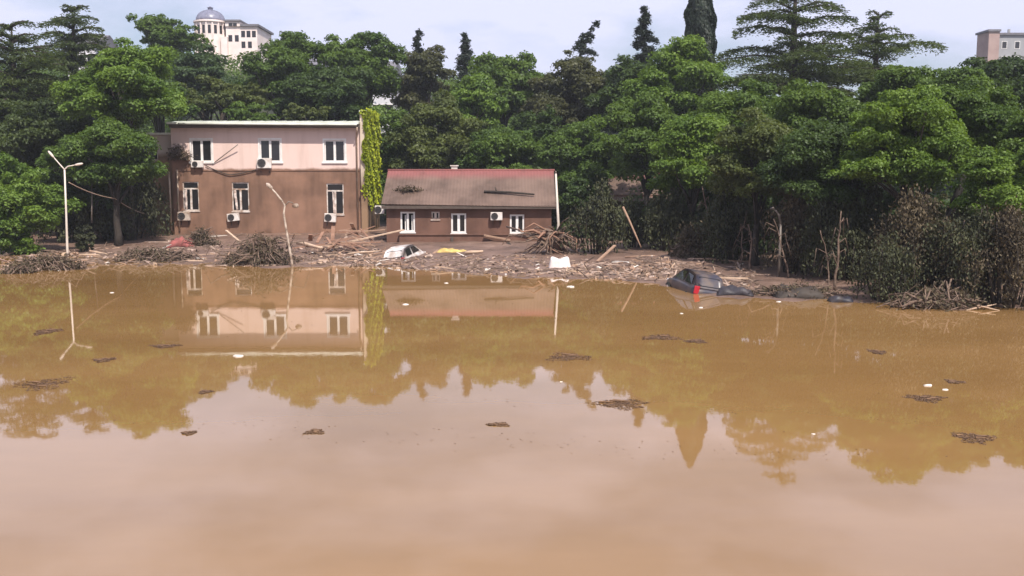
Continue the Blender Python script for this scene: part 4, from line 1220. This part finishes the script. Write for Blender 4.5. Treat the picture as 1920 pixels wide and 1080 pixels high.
vs.append((0, 0, .46)); c_ = len(vs) - 1
for k in range(nseg): fs.append((4 * nseg + k, 4 * nseg + (k + 1) % nseg, c_))
mb.add(vs, fs)
o = mb.build('plastic_tub', M['tub'], None, True, sub=1); o.location = (g.x, g.y + .35, 0.06)
tag(o, 'overturned white plastic tub at the water edge by the root heap', 'tub')

# crumpled sheets near the dark car
def sheet(label, px, py, wx, wy, hgt, mt, seed, cat='sheet', name='crumpled_sheet', rot=0, z=0.0):
    rr = np.random.default_rng(seed)
    g = ground(px, py, z)
    nx, ny = 14, 9
    z = max(0.0, hz(g.x, g.y + wy * .4))
    ph = rr.random(6) * 6
    def zf(X, Y_):
        e = np.clip(1.15 - (2 * X / wx) ** 4 - (2 * Y_ / wy) ** 4, 0, 1)
        return hgt * e * (.65 + .22 * np.sin(X * 4.1 + ph[0]) * np.cos(Y_ * 5 + ph[1]) + .16 * np.sin(X * 9 + ph[2] + Y_ * 7)) - .05
    o = grid(name, np.linspace(-wx / 2, wx / 2, nx), np.linspace(-wy / 2, wy / 2, ny), zf, M[mt], kind='')
    del o['kind']
    o.location = (g.x, g.y + wy * .4, z); o.rotation_euler = (0, 0, rot)
    s = o.modifiers.new('thick', 'SOLIDIFY'); s.thickness = .02
    tag(o, label, cat)
M['tarp_dark'] = simple('dark_wet_tarpaulin', (0.05, 0.043, 0.05), (0.03, 0.026, 0.03), 3.0, 0.55)
M['tarp_blue'] = simple('navy_wet_plastic', (0.018, 0.020, 0.035), (0.05, 0.038, 0.034), 3.0, 0.5)
M['tarp_olive'] = simple('muddy_dark_cloth', (0.06, 0.045, 0.035), (0.035, 0.027, 0.022), 3.0, 0.7)
sheet('dark crumpled sheet lying just right of the sunken blue car', 1382, 556, 1.5, .9, .42, 'tarp_dark', 1, rot=R(-12))
sheet('sunken navy bundle at the foot of the vine thicket', 1580, 567, 1.0, .7, .36, 'tarp_blue', 2, 'bundle', 'bundle')
sheet('dark muddy mound of cloth left of the navy bundle', 1505, 560, 2.2, 1.5, .55, 'tarp_olive', 3, 'mound', 'cloth_mound')
sheet('yellow plastic sheet on the mud below the small house', 845, 477, 2.2, .8, .34, 'yellow', 4, z=.1)
sheet('dusty red cloth heap left of the brush pile', 338, 462, 1.9, 1.3, .75, 'red_cloth', 5, 'cloth', 'cloth_heap', z=.2)

# ------------------------------------------------------------------ planks, logs and brush on the bank
def plank(label, a, b2, w=.10, t=.03, mt='plank', name='plank', cat='plank', group=None, roundish=False):
    a, b2 = Vector(a), Vector(b2)
    c = (a + b2) / 2; d = (b2 - a); L = d.length; d.normalize()
    mb = MB()
    if roundish:
        k1 = a.lerp(b2, .35) + Vector((0, 0, .06)) * L * .2; k2 = a.lerp(b2, .7) + Vector((.03, 0, -.03)) * L * .2
        mb.tube([a - c, k1 - c, k2 - c, b2 - c], [w, w * .9, w * .75, w * .5], 7)
    else:
        s = d.cross(Vector((0, 0, 1)))
        s = s.normalized() if s.length > .05 else Vector((1, 0, 0))
        u = s.cross(d)
        mb.obox((0, 0, 0), d * L / 2, s * w, u * t)
    o = mb.build(name, M[mt], None, roundish); o.location = c
    tag(o, label, cat, group)
    return o
plank('long pale plank propped towards the left window of the small house', at(612, 463, 60), at(756, 431, 65.5), .11, .035, 'plank_pale')
plank('white peeled log right of the bent street lamp', at(558, 455, 60), at(604, 465, 58), .13, .1, 'plank_pale', 'log', 'log', None, True)
plank('thin pale stick standing left above the brush pile', at(424, 432, 60), at(452, 455, 58), .07, .03, 'plank_pale', 'stick', 'stick')
plank('pale plank sticking up from the mud right of the root heap', at(1120, 490, 53), at(1153, 460, 54), .09, .03, 'plank')
plank('pale broken sapling leaning in front of the dark shrubs', at(1168, 388, 57), at(1202, 464, 56), .07, .1, 'plank', 'broken_sapling', 'branch', None, True)
plank('brown plank lying on the ledge of the small house', at(908, 441, 66.4), at(957, 450, 66.2), .16, .05, 'plank')
plank('dark plank leaning on the plinth left of the root heap', at(952, 455, 65), at(975, 482, 60), .10, .04, 'bark')
plank('long driftwood pole lying along the far mud right of the root heap', at(1172, 482, 55), at(1300, 480, 55), .06, .04, 'plank', 'driftwood', 'branch', None, True)
plank('driftwood pole lying before the brown muddy shrub', at(1290, 486, 52.5), at(1410, 490, 51), .07, .04, 'plank', 'driftwood', 'branch', None, True)
plank('pale board beyond the roof of the sunken blue car', at(1330, 520, 43.5), at(1402, 522, 43.5), .09, .03, 'plank_pale', 'board', 'board')
plank('pale board on the shore right of the dark crumpled sheet', at(1402, 549, 40), at(1442, 556, 39.4), .11, .03, 'plank', 'board', 'board')
plank('pale log end beside the yellow sheet', at(872, 474, 58.5), at(906, 471, 58.5), .12, .1, 'plank_pale', 'log', 'log', None, True)
plank('slanting dark tree trunk in the right thicket', at(1755, 470, 42), at(1812, 318, 41.5), .22, .2, 'shaded_bark', 'tree_trunk', 'trunk', None, True)
plank('thin plank lying in the water left of the root heap', at(690, 497, 53), at(745, 494, 53.4), .07, .03, 'plank')
plank('pale broken branch lying left of the small white car', at(1, 0, 1) * 0 + at(652, 476, 56.5), at(712, 470, 57), .06, .03, 'plank_pale', 'branch', 'branch', None, True)
plank('pale twig crossing the waterline at the far right', at(1812, 582, 35.4), at(1868, 570, 35.6), .035, .03, 'plank_pale', 'branch', 'branch', None, True)
plank('forked pale twig at the waterline near the right edge', at(1832, 573, 35.5), at(1874, 582, 35.3), .03, .03, 'plank_pale', 'branch', 'branch', None, True)
plank('long brown branch floating at the left shore before the lamp post', at(4, 502, 52.5), at(96, 512, 51), .07, .05, 'mud_bark', 'branch', 'branch', None, True)
plank('pale stranded branch right of the double lamp post', at(140, 478, 60), at(232, 480, 59.5), .07, .05, 'plank_pale', 'branch', 'branch', None, True)
plank('thin dark upright post in the shade right of the double lamp post', at(172, 418, 66), at(172, 345, 66), .05, .05, 'lamp_grey', 'post', 'post', None, True)
rs = random.Random(55)
for k in range(11):
    px = rs.uniform(1330, 1900); py = np.interp(px, [1330, 1600, 1900], [505, 560, 585]) - rs.uniform(4, 24)
    g = ground(px, py, .1); g.z = hz(g.x, g.y) - .1
    hgt = rs.uniform(2.2, 4.6); lx = rs.gauss(0, .28) * hgt
    mb = MB(); r0 = rs.uniform(.03, .075)
    bx_, ph_ = rs.uniform(.05, .22), rs.random() * 6
    mb.tube([(lx * (k2 / 9) ** 1.4 + bx_ * math.sin(ph_ + k2 * .55) * k2 / 9 + rs.gauss(0, .02), rs.gauss(0, .03), hgt * k2 / 9) for k2 in range(10)], [r0 * (1 - .075 * k2) for k2 in range(10)], 6)
    for q in range(6):
        z_ = hgt * rs.uniform(.35, .9); dx = rs.choice([-1, 1]) * rs.uniform(.2, .6)
        mb.tube([(lx * (z_ / hgt) ** 1.4, 0, z_), (lx * z_ / hgt + dx * .6, rs.gauss(0, .15), z_ + .2), (lx * z_ / hgt + dx, rs.gauss(0, .2), z_ - rs.uniform(.1, .7))], [r0 * .5, r0 * .35, r0 * .12], 5)
    o = mb.build('sapling', M['mud_bark'], None, True); o.location = g
    tag(o, 'thin mud coated bare sapling standing along the edge of the right thicket', 'sapling', 'bare saplings of the right thicket')
rr = random.Random(77)
for k in range(26):
    x = rr.uniform(575, 690); y = rr.uniform(432, 466); Yp = 66 - (y - 430) * .19
    a = at(x, y, Yp); ang = rr.uniform(-.5, .5) + (0 if rr.random() < .7 else 1.2)
    L = rr.uniform(1.2, 3.0)
    dv = Vector((math.cos(ang), rr.uniform(-.5, .5), math.sin(ang) * .35 * (1 if rr.random() < .5 else -1)))
    plank('reddish plank in the jumbled timber heap below the ivy wall', a - dv * L / 2 + Vector((0, 0, .1)), a + dv * L / 2 + Vector((0, 0, .1)), rr.uniform(.07, .14), .03, rr.choice(['plank_red', 'plank_red', 'plank']), 'plank', 'plank', 'planks of the timber heap')

def gpt(px, py, z=0.0):
    g = ground(px, py, z); return Vector((g.x, g.y, max(0.0, hz(g.x, g.y)) - .05))
c = gpt(478, 499); twig_mat(c + Vector((0, 1.1, 0)), 2.0, 1.3, 1.7, 120, 41, 'mud_bark', 'muddy', 'brush_pile', 'large arched brush pile at the water edge left of the bent lamp', arch=True, thick=.045)
c = gpt(275, 492); twig_mat(c + Vector((0, 1.0, 0)), 2.1, .9, .75, 170, 42, 'mud_bark', 'muddy', 'brush_pile', 'low brush pile at the shore between the double lamp and the big pile', thick=.04)
c = gpt(95, 505, 0); c.z = -.05; twig_mat(c, 1.5, .8, .9, 120, 43, 'mud_bark', 'muddy', 'brush_pile', 'brush pile in the water left of the double lamp', thick=.04)
c = gpt(35, 512, 0); c.z = -.05; twig_mat(c, .8, .4, .6, 60, 44, 'mud_bark', 'muddy', 'brush_pile', 'small tuft of brush in the water at the left edge', thick=.03)
c = gpt(378, 458, .3); twig_mat(c, 1.1, .7, 1.3, 90, 45, 'mud_bark', 'muddy', 'brush_pile', 'dry brush standing below the leftmost lower window', arch=True, thick=.03)
c = at(336, 300, 74.6); twig_mat(c, .8, .3, 1.1, 70, 46, 'mud_bark', 'muddy', 'brush_tangle', 'dead twigs caught on the left corner of the pink building', 'twigs', thick=.03)
c = gpt(1300, 488, .2); twig_mat(c, 1.2, .8, 1.5, 110, 47, 'mud_bark', 'muddy', 'brush_pile', 'dry brown brush before the thicket above the sunken blue car', arch=True, thick=.035)
c = gpt(1490, 552, .05); twig_mat(c, 1.6, .8, .35, 120, 48, 'mud_bark', 'muddy', 'brush_pile', 'flat brush litter on the shore right of the dark sheet', thick=.03)
c = gpt(1760, 580, .0); twig_mat(c + Vector((0, .5, 0)), 1.6, .6, .9, 130, 49, 'mud_bark', 'muddy', 'brush_pile', 'dark brush pile at the waterline under the slanting trunk', thick=.03)
c = gpt(760, 455, .2); twig_mat(c, 1.6, .7, .4, 70, 50, 'mud_bark', None, 'brush_pile', 'scattered branches between the white car and the house wall', thick=.04)

# root heap
c = gpt(1035, 487)
rt = empty('root_heap', c + Vector((0, 1.5, 0))); tag(rt, 'uprooted tree stump with tangled bare roots at the foot of the leaning pole', 'tree stump')
rr = random.Random(9)
MB().tube([(.9, 1.9, .15), (.45, .9, .4), (.1, .1, .75), (0, -.25, .95)], [.20, .24, .32, .16], 10).build('trunk', M['mud_bark'], rt, True)
for k in range(76):
    a = rr.uniform(0, 2 * math.pi); L = rr.uniform(.9, 2.9)
    el = rr.uniform(-.75, .55)
    s = Vector((rr.uniform(-.5, .5), -.3 + rr.uniform(-.4, .4), 1.0 + rr.uniform(-.5, .4)))
    d = Vector((math.cos(a) * math.cos(el), math.sin(a) * math.cos(el) * .5, math.sin(el)))
    m1 = s + d * L * .35 + Vector((0, 0, rr.uniform(0, .25))); m2 = s + d * L * .7 + Vector((rr.uniform(-.25, .25), 0, rr.uniform(-.3, .1))); e = s + d * L + Vector((rr.uniform(-.3, .3), 0, rr.uniform(-.7, .1)))
    for q in (m1, m2, e): q.z = max(q.z, rr.uniform(.02, .15))
    t = rr.uniform(.05, .12)
    MB().tube([s, m1, m2, e], [t, t * .75, t * .5, t * .2], 6).build('root', M[rr.choice(['mud_bark', 'mud_bark', 'plank_red'])], rt, True)
plank('long bare branch reaching left from the root heap', at(950, 425, 62), at(1030, 452, 58), .06, .05, 'mud_bark', 'branch', 'branch', None, True)
plank('forked branch pointing right from the root heap', at(1040, 455, 57.5), at(1082, 430, 58), .07, .05, 'mud_bark', 'branch', 'branch', None, True)

# rubble and drift that nobody could count, along the shore
rg = np.random.default_rng(5)
def rubble(name, label, segs, n, smin, smax, mts):
    V, Fc, MI = [], [], []
    for i in range(n):
        (xa, ya0, ya1, xb, yb0, yb1) = segs[rg.integers(len(segs))]
        t = rg.random(); px = xa + (xb - xa) * t
        py = (ya0 + (yb0 - ya0) * t) + ((ya1 - ya0) + ((yb1 - ya1) - (yb0 - ya0)) * t) * rg.random() ** .8
        g = ground(px, py)
        z = max(hz(g.x, g.y), -.01)
        s = smin + (smax - smin) * rg.random() ** 2.5
        ax = rg.normal(size=3); ax /= np.linalg.norm(ax)
        Rm = np.array(Matrix.Rotation(rg.random() * 6.28, 3, Vector((0, 0, 1))) @ Matrix.Rotation(rg.normal() * .4, 3, Vector(ax)))
        dims = np.array([s * rg.uniform(.6, 2.0), s * rg.uniform(.4, .9), s * rg.uniform(.2, .55)])
        if rg.random() < .45: dims = np.array([s * rg.uniform(3, 7), s * rg.uniform(.12, .3), s * rg.uniform(.12, .25)])
        cub = np.array([[-1, -1, -1], [1, -1, -1], [1, 1, -1], [-1, 1, -1], [-.8, -.8, 1], [.8, -.7, 1], [.7, .8, 1], [-.7, .8, 1]]) * dims * .5 * rg.uniform(.7, 1.2, (8, 3))
        p = cub @ Rm.T + np.array([g.x, g.y, z + s * .12])
        b0 = len(V); V += p.tolist()
        Fc += [tuple(b0 + q for q in f) for f in ((0, 3, 2, 1), (4, 5, 6, 7), (0, 1, 5, 4), (1, 2, 6, 5), (2, 3, 7, 6), (3, 0, 4, 7))]
        MI += [int(rg.choice(len(mts), p=[m_[1] for m_ in mts]))] * 6
    me = bpy.data.meshes.new(name); me.from_pydata(V, [], Fc)
    for m_ in mts: me.materials.append(m_[0])
    me.polygons.foreach_set('material_index', MI); me.update()
    o = bpy.data.objects.new(name, me); col.objects.link(o)
    tag(o, label, 'rubble', None, 'stuff')
rubble('flood_rubble', 'pale flood rubble and driftwood scattered along the muddy shore',
       [(680, 478, 500, 900, 482, 514), (880, 484, 516, 1060, 488, 522), (1050, 492, 520, 1280, 500, 532), (1050, 492, 520, 1280, 498, 530), (1180, 490, 520, 1420, 500, 548), (580, 470, 498, 720, 474, 500)],
       3600, .05, .30, [(M['plank'], .20), (M['stone'], .28), (M['mud_bark'], .45), (M['litter'], .02), (M['plank_pale'], .05)])
rubble('drift_litter', 'brown drift litter strewn over the mud before the pink building',
       [(0, 470, 512, 180, 470, 505), (150, 465, 496, 420, 455, 500), (300, 440, 490, 700, 440, 495), (400, 470, 500, 700, 470, 500)],
       1800, .05, .36, [(M['plank'], .16), (M['stone'], .24), (M['mud_bark'], .52), (M['litter'], .02), (M['plank_pale'], .06)])

# ------------------------------------------------------------------ things afloat
def floater(px, py, wpx, label, cat='litter', name='floating_litter', mt='litter', seed=0):
    g = ground(px, py)
    w = wpx / F * g.y
    rr = np.random.default_rng(seed + px)
    n = 10
    top = [(math.cos(2 * math.pi * k / n) * w * .5 * rr.uniform(.6, 1.1), math.sin(2 * math.pi * k / n) * w * .38 * rr.uniform(.6, 1.1), w * rr.uniform(.03, .14)) for k in range(n)]
    botm = [(x * 1.12, y * 1.12, -.02) for (x, y, z) in top]
    mb = MB(); mb.add(botm + top + [(0, 0, w * .16)], [(k, (k + 1) % n, n + (k + 1) % n, n + k) for k in range(n)] + [(n + k, n + (k + 1) % n, 2 * n) for k in range(n)])
    o = mb.build(name, M[mt], None); o.location = (g.x, g.y, 0)
    tag(o, label, cat)
for (px, py, wp, lab) in ((447, 668, 20, 'white litter floating below the reflection of the pink wall'), (1740, 723, 18, 'brightest white litter floating at right'),
                          (1772, 731, 13, 'paler scrap of litter just right of the brightest one'), (1525, 814, 8, 'tiny white scrap floating low at right centre'),
                          (1052, 716, 7, 'tiny white scrap floating in mid water below the leaning pole'), (1278, 588, 7, 'small pale scrap floating before the sunken blue car'),
                          (1314, 577, 10, 'orange tinted scrap floating just before the sunken blue car'), (1460, 566, 10, 'white scrap at the shore right of the dark sheet'),
                          (837, 531, 8, 'pale scrap floating before the rubble shore below the house'), (760, 571, 12, 'pale scrap floating below the white car'),
                          (210, 549, 8, 'pale scrap floating right of the lamp reflection'), (1070, 538, 14, 'pale scrap floating right of the white tub reflection')):
    floater(px, py, wp, lab)
def leaf_mat(px, py, wpx, hpx, label, seed):
    g = ground(px, py); g2_ = ground(px, py - hpx / 2); g3_ = ground(px, py + hpx / 2)
    rx_, ry_ = wpx / 2 / F * g.y, abs(g2_.y - g3_.y) / 2
    rr = random.Random(seed); ng = np.random.default_rng(seed)
    root = empty('floating_mat', (g.x, g.y, 0)); tag(root, label, 'debris mat', 'dark mats of drift floating on the water')
    n = 800
    a = ng.random(n) * 6.28; q = ng.random(n) ** .8 * 1.15 * (1 + .25 * np.sin(a * 3 + seed) + .15 * np.sin(a * 7))
    P = np.stack([np.cos(a) * q * rx_, np.sin(a) * q * ry_, -.005 + .014 * ng.random(n)], 1)
    leaf_object('leaf_litter', P, np.tile([0, 0, 1.0], (n, 1)) + ng.normal(size=(n, 3)) * .06, .0016 * g.y + .035, M['mat'], root, ng, .5)['kind'] = 'stuff'
    mb = MB()
    for k in range(3):
        aa = rr.random() * 6.28; qq = math.sqrt(rr.random()) * .8; d = rr.uniform(-.6, .6)
        x, y = math.cos(aa) * qq * rx_, math.sin(aa) * qq * ry_
        L = rx_ * rr.uniform(.2, .5)
        mb.tube([(x - L * math.cos(d), y - L * math.sin(d) * .5, .02), (x, y, .02), (x + L * math.cos(d), y + L * math.sin(d) * .5, .01)], [.02, .018, .008], 4)
    mb.build('twigs', M['mat'], root)['kind'] = 'stuff'
for i, (px, py, w, h, lab) in enumerate((
    (82, 720, 82, 20, 'largest dark drift mat floating at the far left'), (1163, 758, 88, 15, 'dark drift mat at the right edge of the sky reflection'),
    (1735, 747, 60, 12, 'dark drift mat right below the brightest white litter'), (1825, 821, 64, 18, 'dark drift mat low near the right edge'),
    (1065, 670, 70, 13, 'drift mat with pale twigs in mid water below the leaning pole'), (1240, 633, 62, 9, 'thin dark drift mat in mid water right of centre'),
    (1305, 640, 34, 6, 'slim drift streak just right of the thin mid water mat'), (195, 675, 32, 7, 'small dark drift streak right of the lamp reflection end'),
    (88, 622, 36, 10, 'faint drift mat left of the lamp reflection'), (1645, 660, 26, 7, 'small dark drift streak before the right thicket'),
    (1790, 716, 28, 6, 'slim drift streak right of the brightest white litter'), (590, 810, 30, 8, 'small drift mat low in the sky reflection left of centre'),
    (935, 796, 34, 6, 'small drift streak low in the sky reflection at centre'), (355, 812, 22, 6, 'tiny drift streak low left in the sky reflection'),
    (310, 649, 46, 6, 'thin drift streak below the left end of the pink reflection'), (385, 735, 20, 6, 'tiny dark drift patch beside the reflected sky notch'))):
    leaf_mat(px, py, w, h, lab, 300 + i)

# fine scum and leaf specks drifting in lines, too small to count
ng = np.random.default_rng(88)
n = 60000
pxs = ng.uniform(-100, 2020, n); pys = 505 + 360 * ng.random(n) ** 1.6
X_, Y_ = [], []
G = [ground(a, b2) for a, b2 in zip(pxs[:14000], pys[:14000])]
P = np.array([[g.x, g.y, .004] for g in G])
band = np.sin(P[:, 0] * .22 + 2.2 * np.sin(P[:, 1] * .33) + P[:, 1] * .5) * np.sin(P[:, 1] * .8 + 1.5 * np.sin(P[:, 0] * .13))
shore = np.interp(P[:, 0], [p[0] for p in SH], [p[1] for p in SH]) - P[:, 1]
keep = (shore > .3) & (ng.random(len(P)) < np.clip((band - .45) * .6, 0, .3) + .5 * np.exp(-shore / 1.5) + .012)
P = P[keep]
o = leaf_object('floating_scum', P, np.tile([0, 0, 1.0], (len(P), 1)) + ng.normal(size=(len(P), 3)) * .03, .02 + .0012 * P[:, 1], M['mat'], None, ng, .5)
tag(o, 'fine leaf specks and scum drifting on the brown water', 'scum', None, 'stuff')

# thin summer haze
hm = bpy.data.materials.new('thin_haze'); hm.use_nodes = True
hn = hm.node_tree; hn.nodes.remove(hn.nodes['Principled BSDF'])
pv = hn.nodes.new('ShaderNodeVolumePrincipled')
pv.inputs['Color'].default_value = (0.90, 0.93, 1.0, 1)
pv.inputs['Density'].default_value = 0.00045
pv.inputs['Anisotropy'].default_value = 0.2
hn.links.new(pv.outputs['Volume'], hn.nodes['Material Output'].inputs['Volume'])
o = MB().box(-1560, 1560, -140, 2560, -4, 62).build('haze', hm)
o['kind'] = 'stuff'
